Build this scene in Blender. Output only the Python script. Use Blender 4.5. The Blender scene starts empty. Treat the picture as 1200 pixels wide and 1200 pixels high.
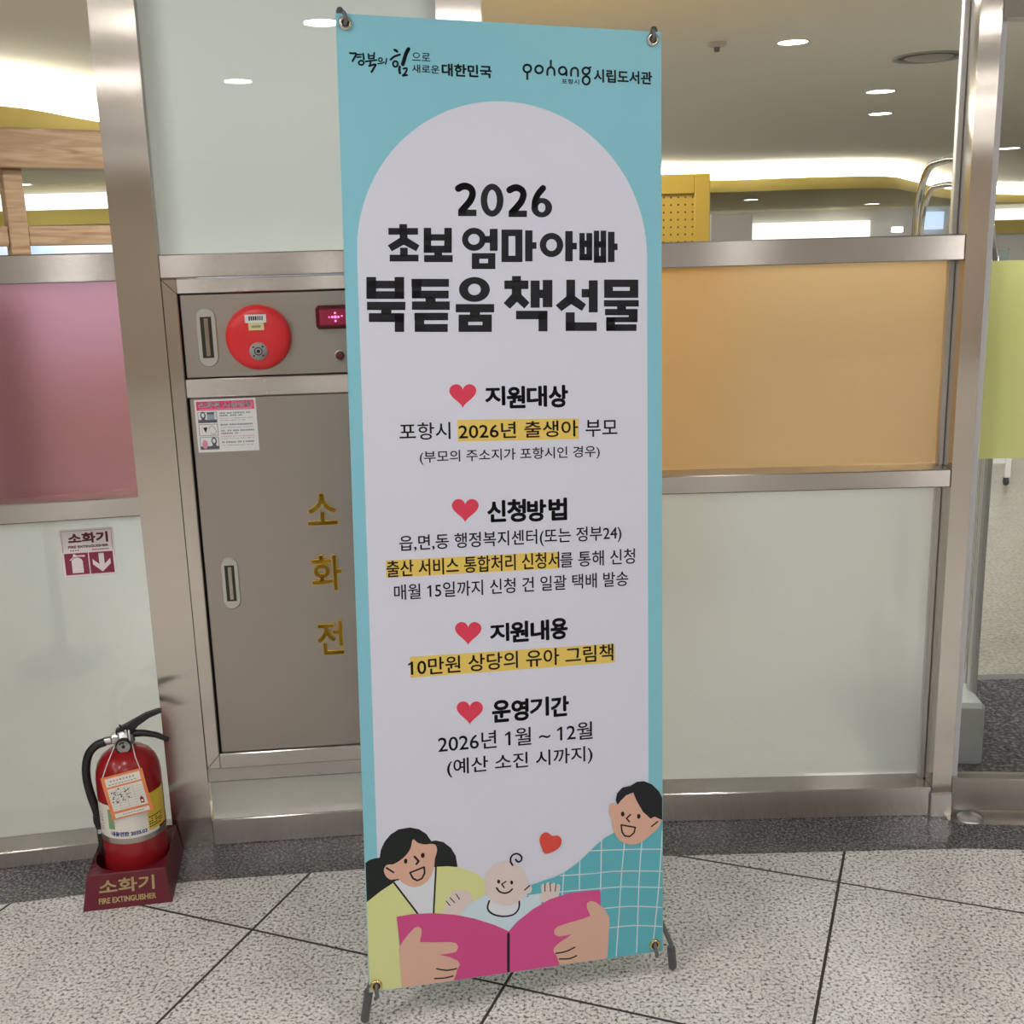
import bpy, math, random
from mathutils import Vector, Matrix
random.seed(7)
S = bpy.context.scene
COL = S.collection

# ---------------------------------------------------------------- camera
cam = bpy.data.cameras.new('camera')
cam.sensor_width = 36.0
cam.lens = 39.563
cam.clip_start = 0.05
camo = bpy.data.objects.new('camera', cam)
COL.objects.link(camo)
RX, RU, RF = (0.99964, -0.00124, -0.02684), (0.02643, 0.22545, 0.9739), (-0.00484, 0.97425, -0.2254)
M = Matrix.Identity(4)
for i in range(3):
    M[i][0], M[i][1], M[i][2] = RX[i], RU[i], -RF[i]
M[0][3], M[1][3], M[2][3] = 0.0, -2.6736, 1.4591
camo.matrix_world = M
S.camera = camo

# ---------------------------------------------------------------- world, exposure
S.view_settings.view_transform = 'Standard'
S.view_settings.look = 'None'
S.view_settings.gamma = 1.0
S.view_settings.exposure = 0.0
S.view_settings.use_curve_mapping = False
W = bpy.data.worlds.new('sky')
S.world = W
W.use_nodes = True
wn = W.node_tree.nodes
wl = W.node_tree.links
bg = wn['Background']
tc = wn.new('ShaderNodeTexCoord'); nz = wn.new('ShaderNodeTexNoise'); cr = wn.new('ShaderNodeValToRGB')
nz.inputs['Scale'].default_value = 9.0
nz.inputs['Detail'].default_value = 5.0
cr.color_ramp.elements[0].position = 0.5; cr.color_ramp.elements[0].color = (0.25, 0.47, 0.86, 1)
cr.color_ramp.elements[1].position = 0.68; cr.color_ramp.elements[1].color = (0.9, 0.95, 1.0, 1)
wl.new(tc.outputs['Generated'], nz.inputs['Vector'])
wl.new(nz.outputs['Fac'], cr.inputs['Fac'])
wl.new(cr.outputs['Color'], bg.inputs['Color'])
bg.inputs['Strength'].default_value = 1.0

# ---------------------------------------------------------------- lamps
def area(name, loc, size, power, rot=(0, 0, 0), color=(1, 1, 1), shape='DISK', size_y=None):
    l = bpy.data.lights.new(name, 'AREA')
    l.shape = shape; l.size = size
    if size_y: l.size_y = size_y
    l.energy = power; l.color = color
    o = bpy.data.objects.new(name, l)
    COL.objects.link(o)
    o.location = loc; o.rotation_euler = rot
    return o
LOBBY_W, LIB_W = 8.9, 34.0
for x, y in ((-0.3, -3.36), (-0.8, -5.28), (2.59, -3.76), (3.44, -5.97), (4.02, -7.42), (4.72, -9.21), (5.36, -10.85),
             (-3.0, -3.4), (-3.6, -5.3), (-2.7, -1.5), (-0.9, -1.5), (0.9, -1.5), (2.7, -1.5), (-4.5, -8.5), (6.0, -4.0), (0.5, -4.6), (0.75, -7.0), (-3.2, -10.6), (0.9, -10.6), (8.0, -10.5), (-1.75, -2.55), (-3.4, -2.5)):      # lobby lamps placed by their reflections, plus unseen ones added as fill
    area('lobby_lamp_and_fill', (x, y, 2.585), 0.17, LOBBY_W * (2.4 if y < -6.5 else 1.0), color=(1.0, 0.975, 0.94))
for x, y in ((-3.4, 0.8), (-1.2, 0.9), (0.3, 1.4), (5.2, 1.4), (-0.6, 2.7), (1.9, 2.9), (3.4, 2.6), (-0.5, 6), (0.8, 9.5), (5.5, 4.5), (6.5, 8)):  # hidden lamps added to light the hall, near ones widened to soften shadows
    area('library_fill_light', (x, y, 2.585), 0.45 if y < 3.5 else 0.17, LIB_W * (0.72 if x < -1 else 1.0), color=(1.0, 0.98, 0.96))
for x, y in ((-6, 10), (-3.5, 7.5), (-1.5, 12), (2, 17), (8, 17), (11, 21), (5, 20), (13, 15)):  # more hidden fill lamps added under the lower soffit
    area('library_fill_light', (x, y, 2.19), 0.17, LIB_W, color=(1.0, 0.98, 0.96))

# ---------------------------------------------------------------- colour, materials
def lin(c):
    return tuple(((v / 255.0) / 12.92 if v <= 10.3 else ((v / 255.0 + 0.055) / 1.055) ** 2.4) for v in c)
def alb(r, g, b, k=0.66):
    return tuple(min(0.92, v / k) for v in lin((r, g, b))) + (1.0,)
MATS = {}
def mat(name, color, rough=0.5, metal=0.0, **kw):
    if name in MATS: return MATS[name]
    m = bpy.data.materials.new(name)
    m.use_nodes = True
    b = m.node_tree.nodes['Principled BSDF']
    b.inputs['Base Color'].default_value = color
    b.inputs['Roughness'].default_value = rough
    b.inputs['Metallic'].default_value = metal
    for k, v in kw.items():
        b.inputs[k.replace('_', ' ')].default_value = v
    MATS[name] = m
    return m
def nodes(m): return m.node_tree.nodes, m.node_tree.links, m.node_tree.nodes['Principled BSDF']
def emit(name, color, strength):
    m = mat(name, (0.8, 0.8, 0.8, 1), 0.5)
    n, l, b = nodes(m)
    b.inputs['Emission Color'].default_value = tuple(color) + (1,)
    b.inputs['Emission Strength'].default_value = strength
    return m

def steel(name, tangent, color=(0.69, 0.64, 0.585), rough=0.24, aniso=1.0):
    m = mat(name, color + (1,), rough, 1.0)
    n, l, b = nodes(m)
    b.inputs['Anisotropic'].default_value = aniso
    cx = n.new('ShaderNodeCombineXYZ')
    for i in range(3): cx.inputs[i].default_value = tangent[i]
    l.new(cx.outputs[0], b.inputs['Tangent'])
    t = n.new('ShaderNodeTexCoord')
    nz2 = n.new('ShaderNodeTexNoise'); nz2.inputs['Scale'].default_value = 4.0; nz2.inputs['Detail'].default_value = 3.0
    l.new(t.outputs['Object'], nz2.inputs['Vector'])
    mr = n.new('ShaderNodeMapRange')
    mr.inputs['From Min'].default_value = 0.3; mr.inputs['From Max'].default_value = 0.7
    mr.inputs['To Min'].default_value = rough * 0.96; mr.inputs['To Max'].default_value = rough * 1.06
    l.new(nz2.outputs['Fac'], mr.inputs['Value']); l.new(mr.outputs[0], b.inputs['Roughness'])
    return m
STEEL_H = steel('brushed steel along', (0, 0.6, 0.8), (0.60, 0.565, 0.535))
STEEL_V = steel('brushed steel upright', (0.8, 0.6, 0), rough=0.165)
STEEL_DOOR = steel('brushed steel door', (0.8, 0.6, 0), (0.50, 0.45, 0.405), 0.42, 0.4)
DARK_GAP = mat('dark gap', (0.012, 0.011, 0.01, 1), 0.7)
CHROME = mat('chrome', (0.75, 0.75, 0.74, 1), 0.12, 1.0)
ALU = mat('satin aluminium', (0.72, 0.72, 0.72, 1), 0.35, 1.0)
WHITE = mat('white paint', (0.78, 0.77, 0.74, 1), 0.45)
BLACK = mat('black plastic', (0.014, 0.014, 0.015, 1), 0.4)
GREY_RUBBER = mat('grey rubber', (0.11, 0.11, 0.12, 1), 0.5)

def speckle(name, stops, scale, rough, joints=False, spec=0.5):
    m = mat(name, (0.5, 0.5, 0.5, 1), rough)
    n, l, b = nodes(m)
    t = n.new('ShaderNodeTexCoord')
    nz = n.new('ShaderNodeTexNoise'); nz.inputs['Scale'].default_value = scale; nz.inputs['Detail'].default_value = 3.0; nz.inputs['Roughness'].default_value = 0.62
    l.new(t.outputs['Object'], nz.inputs['Vector'])
    r = n.new('ShaderNodeValToRGB')
    el = r.color_ramp.elements
    while len(el) < len(stops): el.new(0.5)
    for e, (p, c) in zip(el, stops): e.position = p; e.color = c
    l.new(nz.outputs['Fac'], r.inputs['Fac'])
    out = r.outputs['Color']
    # soft large mottling of the stone itself
    n2 = n.new('ShaderNodeTexNoise'); n2.inputs['Scale'].default_value = 9.0; n2.inputs['Detail'].default_value = 4.0
    l.new(t.outputs['Object'], n2.inputs['Vector'])
    mr = n.new('ShaderNodeMapRange'); mr.inputs['From Min'].default_value = 0.3; mr.inputs['From Max'].default_value = 0.7; mr.inputs['To Min'].default_value = 0.9; mr.inputs['To Max'].default_value = 1.08
    l.new(n2.outputs['Fac'], mr.inputs['Value'])
    mul = n.new('ShaderNodeVectorMath'); mul.operation = 'SCALE'
    l.new(out, mul.inputs[0]); l.new(mr.outputs[0], mul.inputs['Scale'])
    out = mul.outputs[0]
    if joints:
        masks = []
        for vec, off in (((0.934, -0.358, 0), 0.185), ((0.358, 0.934, 0), -0.022)):
            d = n.new('ShaderNodeVectorMath'); d.operation = 'DOT_PRODUCT'; d.inputs[1].default_value = vec
            l.new(t.outputs['Object'], d.inputs[0])
            s_ = n.new('ShaderNodeMath'); s_.operation = 'SUBTRACT'; s_.inputs[1].default_value = off
            l.new(d.outputs['Value'], s_.inputs[0])
            w_ = n.new('ShaderNodeMath'); w_.operation = 'WRAP'; w_.inputs[1].default_value = 0.3025; w_.inputs[2].default_value = -0.3025
            l.new(s_.outputs[0], w_.inputs[0])
            a_ = n.new('ShaderNodeMath'); a_.operation = 'ABSOLUTE'; l.new(w_.outputs[0], a_.inputs[0])
            c_ = n.new('ShaderNodeMath'); c_.operation = 'LESS_THAN'; c_.inputs[1].default_value = 0.0032
            l.new(a_.outputs[0], c_.inputs[0]); masks.append(c_)
        mx = n.new('ShaderNodeMath'); mx.operation = 'MAXIMUM'
        l.new(masks[0].outputs[0], mx.inputs[0]); l.new(masks[1].outputs[0], mx.inputs[1])
        mixc = n.new('ShaderNodeMix'); mixc.data_type = 'RGBA'
        mixc.inputs['B'].default_value = (0.045, 0.038, 0.03, 1)
        l.new(mx.outputs[0], mixc.inputs['Factor']); l.new(out, mixc.inputs['A'])
        out = mixc.outputs['Result']
        rr = n.new('ShaderNodeMapRange'); rr.inputs['To Min'].default_value = rough; rr.inputs['To Max'].default_value = 0.9
        l.new(mx.outputs[0], rr.inputs['Value']); l.new(rr.outputs[0], b.inputs['Roughness'])
    l.new(out, b.inputs['Base Color'])
    b.inputs['Specular IOR Level'].default_value = spec
    return m
G = lambda v, t=(1, 0.97, 0.93): (v * t[0], v * t[1], v * t[2], 1)
GRANITE = speckle('light granite', [(0.34, G(0.09)), (0.41, G(0.36)), (0.48, G(0.74)), (0.62, G(0.90))], 135.0, 0.22, True)
DARK_GRANITE = speckle('dark granite', [(0.34, G(0.025, (1, 1, 1))), (0.46, G(0.075, (1, 1, 1))), (0.57, G(0.20, (1, 1, 1.02))), (0.70, G(0.36, (1, 1, 1)))], 150.0, 0.18)
TERRAZZO = speckle('beige terrazzo', [(0.34, G(0.15, (1, 0.96, 0.80))), (0.48, G(0.27, (1, 0.96, 0.80))), (0.62, G(0.36, (1, 0.97, 0.82)))], 70.0, 0.3)
MAT_PILE = speckle('charcoal mat', [(0.40, G(0.004, (1, 1, 1))), (0.5, G(0.02, (1, 1, 1))), (0.62, G(0.12, (1, 1, 1)))], 90.0, 0.9)
WOOD = mat('pine', (0.5, 0.33, 0.19, 1), 0.5)
n, l, b = nodes(WOOD)
t = n.new('ShaderNodeTexCoord'); mp = n.new('ShaderNodeMapping'); mp.inputs['Scale'].default_value = (1.2, 6, 14)
nz = n.new('ShaderNodeTexNoise'); nz.inputs['Scale'].default_value = 2.0; nz.inputs['Detail'].default_value = 6; nz.inputs['Distortion'].default_value = 1.5
r = n.new('ShaderNodeValToRGB'); r.color_ramp.elements[0].position = 0.3; r.color_ramp.elements[0].color = (0.36, 0.2, 0.1, 1); r.color_ramp.elements[1].position = 0.65; r.color_ramp.elements[1].color = (0.62, 0.43, 0.27, 1)
l.new(t.outputs['Object'], mp.inputs[0]); l.new(mp.outputs[0], nz.inputs['Vector']); l.new(nz.outputs['Fac'], r.inputs['Fac']); l.new(r.outputs[0], b.inputs['Base Color'])

def clear_glass():
    m = bpy.data.materials.new('clear glass'); m.use_nodes = True
    n, l = m.node_tree.nodes, m.node_tree.links
    n.remove(n['Principled BSDF'])
    tr = n.new('ShaderNodeBsdfTransparent'); tr.inputs[0].default_value = (0.975, 0.985, 0.975, 1)
    gl = n.new('ShaderNodeBsdfGlossy'); gl.inputs['Roughness'].default_value = 0.01
    fr = n.new('ShaderNodeFresnel'); fr.inputs['IOR'].default_value = 1.45
    mx = n.new('ShaderNodeMixShader')
    l.new(fr.outputs[0], mx.inputs[0]); l.new(tr.outputs[0], mx.inputs[1]); l.new(gl.outputs[0], mx.inputs[2])
    l.new(mx.outputs[0], n['Material Output'].inputs[0])
    return m
CLEAR = clear_glass()
def film(name, color, rough, through, ior=1.25, diffuse=None, see=0.0):
    """frosted film: part scatters like paper, part lets a blurred view through, a little passes between the dots"""
    m = bpy.data.materials.new(name); m.use_nodes = True
    n, l = m.node_tree.nodes, m.node_tree.links
    n.remove(n['Principled BSDF'])
    d = n.new('ShaderNodeBsdfDiffuse'); d.inputs[0].default_value = diffuse or color
    tl = n.new('ShaderNodeBsdfTranslucent'); tl.inputs[0].default_value = diffuse or color
    rf = n.new('ShaderNodeBsdfRefraction'); rf.inputs['Color'].default_value = color; rf.inputs['Roughness'].default_value = rough; rf.inputs['IOR'].default_value = ior
    m1 = n.new('ShaderNodeMixShader'); m1.inputs[0].default_value = 0.5
    l.new(d.outputs[0], m1.inputs[1]); l.new(tl.outputs[0], m1.inputs[2])
    m2 = n.new('ShaderNodeMixShader'); m2.inputs[0].default_value = through
    l.new(m1.outputs[0], m2.inputs[1]); l.new(rf.outputs[0], m2.inputs[2])
    last = m2
    if see:
        tr = n.new('ShaderNodeBsdfTransparent')
        m3 = n.new('ShaderNodeMixShader'); m3.inputs[0].default_value = see
        l.new(m2.outputs[0], m3.inputs[1]); l.new(tr.outputs[0], m3.inputs[2])
        last = m3
    l.new(last.outputs[0], n['Material Output'].inputs[0])
    return m
PINK = film('pink frosted film', (0.70, 0.35, 0.39, 1), 0.5, 0.66, diffuse=(0.54, 0.215, 0.245, 1))
ORANGE = film('orange frosted film', (0.95, 0.66, 0.36, 1), 0.6, 0.55, diffuse=(0.93, 0.64, 0.33, 1))
GREEN = film('green frosted film', (0.92, 0.96, 0.45, 1), 0.6, 0.5, diffuse=(0.93, 0.95, 0.37, 1))
FROST = film('white frosted film', (0.86, 0.89, 0.88, 1), 0.6, 0.2, diffuse=(0.74, 0.78, 0.775, 1), see=0.13)
MILK = film('milk film', (0.9, 0.92, 0.9, 1), 0.6, 0.0, diffuse=(0.55, 0.59, 0.585, 1))

# ---------------------------------------------------------------- mesh building
class MB:
    def __init__(self): self.v, self.f, self.m, self.s, self.mats = [], [], [], [], []
    def mi(self, m):
        if m not in self.mats: self.mats.append(m)
        return self.mats.index(m)
    def add(self, vs, fs, m, smooth=False):
        o = len(self.v); i = self.mi(m)
        self.v += [tuple(p) for p in vs]
        for f in fs:
            self.f.append([o + k for k in f]); self.m.append(i); self.s.append(smooth)
    def box(self, x0, x1, y0, y1, z0, z1, m, tf=None):
        vs = [(x, y, z) for z in (z0, z1) for y in (y0, y1) for x in (x0, x1)]
        if tf: vs = [tf(Vector(p)) for p in vs]
        self.add(vs, [(0, 2, 3, 1), (4, 5, 7, 6), (0, 1, 5, 4), (2, 6, 7, 3), (0, 4, 6, 2), (1, 3, 7, 5)], m)
    def bbox(self, x0, x1, y0, y1, z0, z1, m, c=0.003):
        """box with all edges chamfered"""
        c = min(c, (x1 - x0) * 0.45, (y1 - y0) * 0.45, (z1 - z0) * 0.45)
        X, Y, Z = (x0, x1), (y0, y1), (z0, z1)
        vs, idx = [], {}
        for a in (0, 1):
            for b_ in (0, 1):
                for d in (0, 1):
                    s = (1 if a == 0 else -1, 1 if b_ == 0 else -1, 1 if d == 0 else -1)
                    for ax in range(3):
                        p = [X[a] + c * s[0], Y[b_] + c * s[1], Z[d] + c * s[2]]
                        p[ax] = (X[a], Y[b_], Z[d])[ax]
                        idx[(a, b_, d, ax)] = len(vs); vs.append(p)
        I = lambda a, b_, d, ax: idx[(a, b_, d, ax)]
        fs = []
        for a in (0, 1): fs.append([I(a, 0, 0, 0), I(a, 1, 0, 0), I(a, 1, 1, 0), I(a, 0, 1, 0)][::(1 if a else -1)])
        for a in (0, 1): fs.append([I(0, a, 0, 1), I(1, a, 0, 1), I(1, a, 1, 1), I(0, a, 1, 1)][::(-1 if a else 1)])
        for a in (0, 1): fs.append([I(0, 0, a, 2), I(1, 0, a, 2), I(1, 1, a, 2), I(0, 1, a, 2)][::(1 if a else -1)])
        for a in (0, 1):
            for d in (0, 1):
                fs.append([I(a, 0, d, 0), I(a, 1, d, 0), I(a, 1, d, 2), I(a, 0, d, 2)])
                fs.append([I(a, d, 0, 0), I(a, d, 1, 0), I(a, d, 1, 1), I(a, d, 0, 1)])
                fs.append([I(0, a, d, 1), I(1, a, d, 1), I(1, a, d, 2), I(0, a, d, 2)])
                for b_ in (0, 1): fs.append([I(a, d, b_, 0), I(a, d, b_, 1), I(a, d, b_, 2)])
        self.add(vs, fs, m)
    def lathe(self, prof, m, seg=32, tf=None, smooth=True, a0=0.0, a1=2 * math.pi):
        full = abs(a1 - a0 - 2 * math.pi) < 1e-6
        n = seg if full else seg + 1
        vs, fs = [], []
        for (r_, z) in prof:
            for k in range(n):
                a = a0 + (a1 - a0) * k / seg
                vs.append((r_ * math.cos(a), r_ * math.sin(a), z))
        for i in range(len(prof) - 1):
            for k in range(seg):
                k2 = (k + 1) % n
                fs.append((i * n + k, i * n + k2, (i + 1) * n + k2, (i + 1) * n + k))
        if tf: vs = [tf(Vector(p)) for p in vs]
        self.add(vs, fs, m, smooth)
    def tube(self, pts, r_, m, seg=12, caps=True):
        pts = [Vector(p) for p in pts]
        rs = r_ if isinstance(r_, (list, tuple)) else [r_] * len(pts)
        vs, fs = [], []
        up = Vector((0, 0, 1))
        d0 = (pts[1] - pts[0]).normalized()
        if abs(d0.dot(up)) > 0.9: up = Vector((1, 0, 0))
        nrm = d0.cross(up).normalized()
        for i, p in enumerate(pts):
            d = (pts[min(i + 1, len(pts) - 1)] - pts[max(i - 1, 0)]).normalized()
            nrm = (nrm - d * nrm.dot(d)).normalized()
            bn = d.cross(nrm)
            for k in range(seg):
                a = 2 * math.pi * k / seg
                vs.append(p + (nrm * math.cos(a) + bn * math.sin(a)) * rs[i])
        for i in range(len(pts) - 1):
            for k in range(seg):
                k2 = (k + 1) % seg
                fs.append((i * seg + k, i * seg + k2, (i + 1) * seg + k2, (i + 1) * seg + k))
        self.add(vs, fs, m, True)
        if caps:
            self.add(vs[:seg], [list(range(seg))[::-1]], m); self.add(vs[-seg:], [list(range(seg))], m)
    def prism(self, pts, y0, y1, m):
        """outline in x,z pushed from y0 (front) to y1 (back)"""
        n_ = len(pts)
        vs = [(p[0], y0, p[1]) for p in pts] + [(p[0], y1, p[1]) for p in pts]
        fs = [list(range(n_)), list(range(n_, 2 * n_))[::-1]] + [(i, n_ + i, n_ + (i + 1) % n_, (i + 1) % n_) for i in range(n_)]
        self.add(vs, fs, m)
    def flat(self, pts, y, m):
        self.add([(p[0], y, p[1]) for p in pts], [list(range(len(pts)))], m)
    def build(self, name, parent=None, loc=None, kind=None, label=None, cat=None, group=None, bevel=None):
        me = bpy.data.meshes.new(name)
        me.from_pydata(self.v, [], self.f)
        for m in self.mats: me.materials.append(m)
        me.polygons.foreach_set('material_index', self.m)
        me.polygons.foreach_set('use_smooth', self.s)
        me.update()
        o = bpy.data.objects.new(name, me)
        COL.objects.link(o)
        if parent: o.parent = parent
        if loc: o.location = loc
        if kind: o['kind'] = kind
        if label: o['label'] = label
        if cat: o['category'] = cat
        if group: o['group'] = group
        if bevel:
            bv = o.modifiers.new('bevel', 'BEVEL'); bv.width = bevel; bv.segments = 2; bv.limit_method = 'ANGLE'
        return o
def empty(name, loc=(0, 0, 0), rz=0.0, kind=None, label=None, cat=None, group=None, matrix=None):
    o = bpy.data.objects.new(name, None)
    o.empty_display_size = 0.1
    COL.objects.link(o)
    if matrix: o.matrix_world = matrix
    else: o.location = loc; o.rotation_euler = (0, 0, rz)
    if kind: o['kind'] = kind
    if label: o['label'] = label
    if cat: o['category'] = cat
    if group: o['group'] = group
    return o

# ---------------------------------------------------------------- lettering
_glyphs = {}
def glyphs(s):
    if s in _glyphs: return _glyphs[s]
    c = bpy.data.curves.new('lettering', 'FONT'); c.body = s; c.size = 1.0; c.resolution_u = 3
    o = bpy.data.objects.new('lettering', c); COL.objects.link(o)
    dg = bpy.context.evaluated_depsgraph_get(); dg.update()
    me = bpy.data.meshes.new_from_object(o.evaluated_get(dg))
    vs = [(v.co.x, v.co.y) for v in me.vertices]; fs = [list(p.vertices) for p in me.polygons]
    # boundary edges, for raised letters
    cnt = {}
    for f in fs:
        for i in range(len(f)):
            e = (f[i], f[(i + 1) % len(f)]); cnt[tuple(sorted(e))] = cnt.get(tuple(sorted(e)), []) + [e]
    bd = [v[0] for v in cnt.values() if len(v) == 1]
    bpy.data.objects.remove(o); bpy.data.curves.remove(c); bpy.data.meshes.remove(me)
    _glyphs[s] = (vs, fs, bd)
    return _glyphs[s]
def fit(s, x0, z0, x1, z1, bold):
    vs, fs, bd = glyphs(s)
    ax, bx = min(v[0] for v in vs), max(v[0] for v in vs)
    ay, by = min(v[1] for v in vs), max(v[1] for v in vs)
    r_ = bold * (z1 - z0)
    sx, sy = (x1 - x0 - 2 * r_) / max(1e-6, bx - ax), (z1 - z0 - 2 * r_) / max(1e-6, by - ay)
    return [(x0 + r_ + (v[0] - ax) * sx, z0 + r_ + (v[1] - ay) * sy) for v in vs], fs, bd, r_
def letter(mb, s, x0, z0, x1, z1, m, bold=0.0, y=0.0, tf=None, seg=10):
    """flat printing in the x,z plane at depth y; heavier weights widen every stroke"""
    vs, fs, bd, r_ = fit(s, x0, z0, x1, z1, bold)
    if '1' in s:
        g_ = glyphs(s)[0]
        ax, bx = min(v[0] for v in g_), max(v[0] for v in g_); ay, by = min(v[1] for v in g_), max(v[1] for v in g_)
        kx, kz = (x1 - x0 - 2 * r_) / (bx - ax), (z1 - z0 - 2 * r_) / (by - ay)
        one = glyphs('1')[0]
        ow = max(v[0] for v in one) - min(v[0] for v in one); oh = max(v[1] for v in one)
        for i, ch in enumerate(s):
            if ch != '1': continue
            xr = max(v[0] for v in glyphs(s[:i + 1])[0])
            X = lambda q: x0 + r_ + (q - ax) * kx
            Z = lambda q: z0 + r_ + (q - ay) * kz
            fl = [(X(xr), Z(oh)), (X(xr - ow * 0.9), Z(oh)), (X(xr - ow - 0.17), Z(oh - 0.13)), (X(xr - ow - 0.13), Z(oh - 0.20)), (X(xr - ow * 0.5), Z(oh - 0.10))]
            pv = [Vector((p[0], y, p[1])) for p in fl]
            mb.add([tf(q) for q in pv] if tf else pv, [[0, 1, 2, 3, 4]], m)
    offs = [(0, 0)] + ([(r_ * math.cos(2 * math.pi * k / seg), r_ * math.sin(2 * math.pi * k / seg)) for k in range(seg)] if bold else [])
    for dx, dz in offs:
        p = [Vector((v[0] + dx, y, v[1] + dz)) for v in vs]
        if tf: p = [tf(q) for q in p]
        mb.add(p, [f for f in fs], m)
def raised(mb, s, x0, z0, x1, z1, m, bold, y0, y1):
    """raised letters standing off a surface from y0 to y1 (nearer the viewer)"""
    vs, fs, bd, r_ = fit(s, x0, z0, x1, z1, bold)
    for k in range(-1, 8):
        dx, dz = (0, 0) if k < 0 else (r_ * math.cos(math.pi * k / 4), r_ * math.sin(math.pi * k / 4))
        n_ = len(vs)
        p = [(v[0] + dx, y1, v[1] + dz) for v in vs] + [(v[0] + dx, y0, v[1] + dz) for v in vs]
        mb.add(p, fs + [(a, b_, n_ + b_, n_ + a) for a, b_ in bd], m)
def smooth_closed(pts, n_=5):
    out = []
    N = len(pts)
    for i in range(N):
        p0, p1, p2, p3 = pts[i - 1], pts[i], pts[(i + 1) % N], pts[(i + 2) % N]
        for k in range(n_):
            t_ = k / n_
            out.append(tuple(0.5 * ((2 * p1[j]) + (-p0[j] + p2[j]) * t_ + (2 * p0[j] - 5 * p1[j] + 4 * p2[j] - p3[j]) * t_ ** 2 + (-p0[j] + 3 * p1[j] - 3 * p2[j] + p3[j]) * t_ ** 3) for j in (0, 1)))
    return out
def smooth_open(pts, n_=6):
    out = []
    N = len(pts)
    for i in range(N - 1):
        p0, p1, p2, p3 = pts[max(i - 1, 0)], pts[i], pts[i + 1], pts[min(i + 2, N - 1)]
        for k in range(n_):
            t_ = k / n_
            out.append(tuple(0.5 * ((2 * p1[j]) + (-p0[j] + p2[j]) * t_ + (2 * p0[j] - 5 * p1[j] + 4 * p2[j] - p3[j]) * t_ ** 2 + (-p0[j] + 3 * p1[j] - 3 * p2[j] + p3[j]) * t_ ** 3) for j in (0, 1)))
    out.append(tuple(pts[-1]))
    return out
def stroke(mb, pts, w, m, y, clip=None):
    h = w / 2
    cl = clip or (lambda p: p)
    for a, b_ in zip(pts[:-1], pts[1:]):
        dx, dz = b_[0] - a[0], b_[1] - a[1]
        L = math.hypot(dx, dz)
        if L < 1e-7: continue
        nx, nz_ = -dz / L * h, dx / L * h
        mb.flat([cl((a[0] - nx, a[1] - nz_)), cl((b_[0] - nx, b_[1] - nz_)), cl((b_[0] + nx, b_[1] + nz_)), cl((a[0] + nx, a[1] + nz_))], y, m)
    for p in pts:
        mb.flat([cl((p[0] + h * math.cos(2 * math.pi * k / 10), p[1] + h * math.sin(2 * math.pi * k / 10))) for k in range(10)], y, m)

# ================================================================ the lobby and the library hall
mb = MB(); mb.add([(-8, -12, 0), (10, -12, 0), (10, -0.02, 0), (-8, -0.02, 0)], [(0, 1, 2, 3)], GRANITE); mb.build('floor', kind='structure')
mb = MB(); mb.add([(-8, -0.02, 0), (16, -0.02, 0), (16, 24, 0), (-8, 24, 0)], [(0, 1, 2, 3)], TERRAZZO); mb.build('floor_library', kind='structure')
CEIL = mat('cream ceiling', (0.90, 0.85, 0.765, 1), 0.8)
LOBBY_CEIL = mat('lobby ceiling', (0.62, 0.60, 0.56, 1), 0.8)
LOBBY_WALL = mat('lobby wall', (0.60, 0.52, 0.44, 1), 0.7)
YELLOW = mat('yellow paint', (0.66, 0.52, 0.13, 1), 0.6)
OLIVE = mat('ochre ceiling', (0.52, 0.43, 0.19, 1), 0.7)
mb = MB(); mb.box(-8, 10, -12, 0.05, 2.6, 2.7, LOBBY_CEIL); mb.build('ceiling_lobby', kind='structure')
mb = MB(); mb.box(-8.1, -8, -12, 0.1, 0, 2.6, LOBBY_WALL); mb.build('wall_left', kind='structure')
mb = MB(); mb.box(10, 10.1, -12, 0.1, 0, 2.6, LOBBY_WALL); mb.build('wall_right', kind='structure')
mb = MB(); mb.box(-8, 10, -12.1, -12, 0, 2.6, LOBBY_WALL); mb.build('wall_back', kind='structure')
mb = MB(); mb.box(-8, 16, 0.15, 24, 2.6, 2.7, CEIL); mb.build('ceiling', kind='structure')

# ---- the curved dropped soffit with its lit cove
curve = smooth_open([(-7.9, 2.2), (-5.2, 2.95), (-3.6, 3.7), (-2.93, 4.25), (-2.69, 5.1), (-2.2, 6.6), (-0.9, 9.6), (1.0, 12.6), (2.8, 13.9), (4.2, 13.8), (5.4, 14.1), (6.3, 15.6), (8.2, 19.0), (11, 22.5), (15.9, 23.6)], 6)
mb = MB()
n_ = len(curve)
vs = [(x, y, 2.2) for x, y in curve] + [(x, y, 2.365) for x, y in curve] + [(x - 0.06, y + 0.12, 2.365) for x, y in curve]
mb.add(vs, [(i, i + 1, n_ + i + 1, n_ + i) for i in range(n_ - 1)] + [(n_ + i, n_ + i + 1, 2 * n_ + i + 1, 2 * n_ + i) for i in range(n_ - 1)], YELLOW, True)
poly = [(x, y, 2.2) for x, y in curve] + [(15.9, 23.9, 2.2), (-7.9, 23.9, 2.2)]
mb.add(poly, [list(range(len(poly)))], OLIVE)
mb.build('ceiling_soffit', kind='structure')
COVE = emit('cove lamp', (1.0, 0.97, 0.86), 7.0)
ct = [2.47 + 0.10 * min(1.0, i / (n_ * 0.45)) for i in range(n_)]
mb = MB()
vs = [(x - 0.06, y + 0.12, 2.366) for x, y in curve] + [(x - 0.16, y + 0.36, t_) for (x, y), t_ in zip(curve, ct)]
mb.add(vs, [(i, i + 1, n_ + i + 1, n_ + i) for i in range(n_ - 1)], COVE, True)
mb.build('cove_light', label='long curved white cove light strip above the yellow soffit edge', cat='light')

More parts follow.
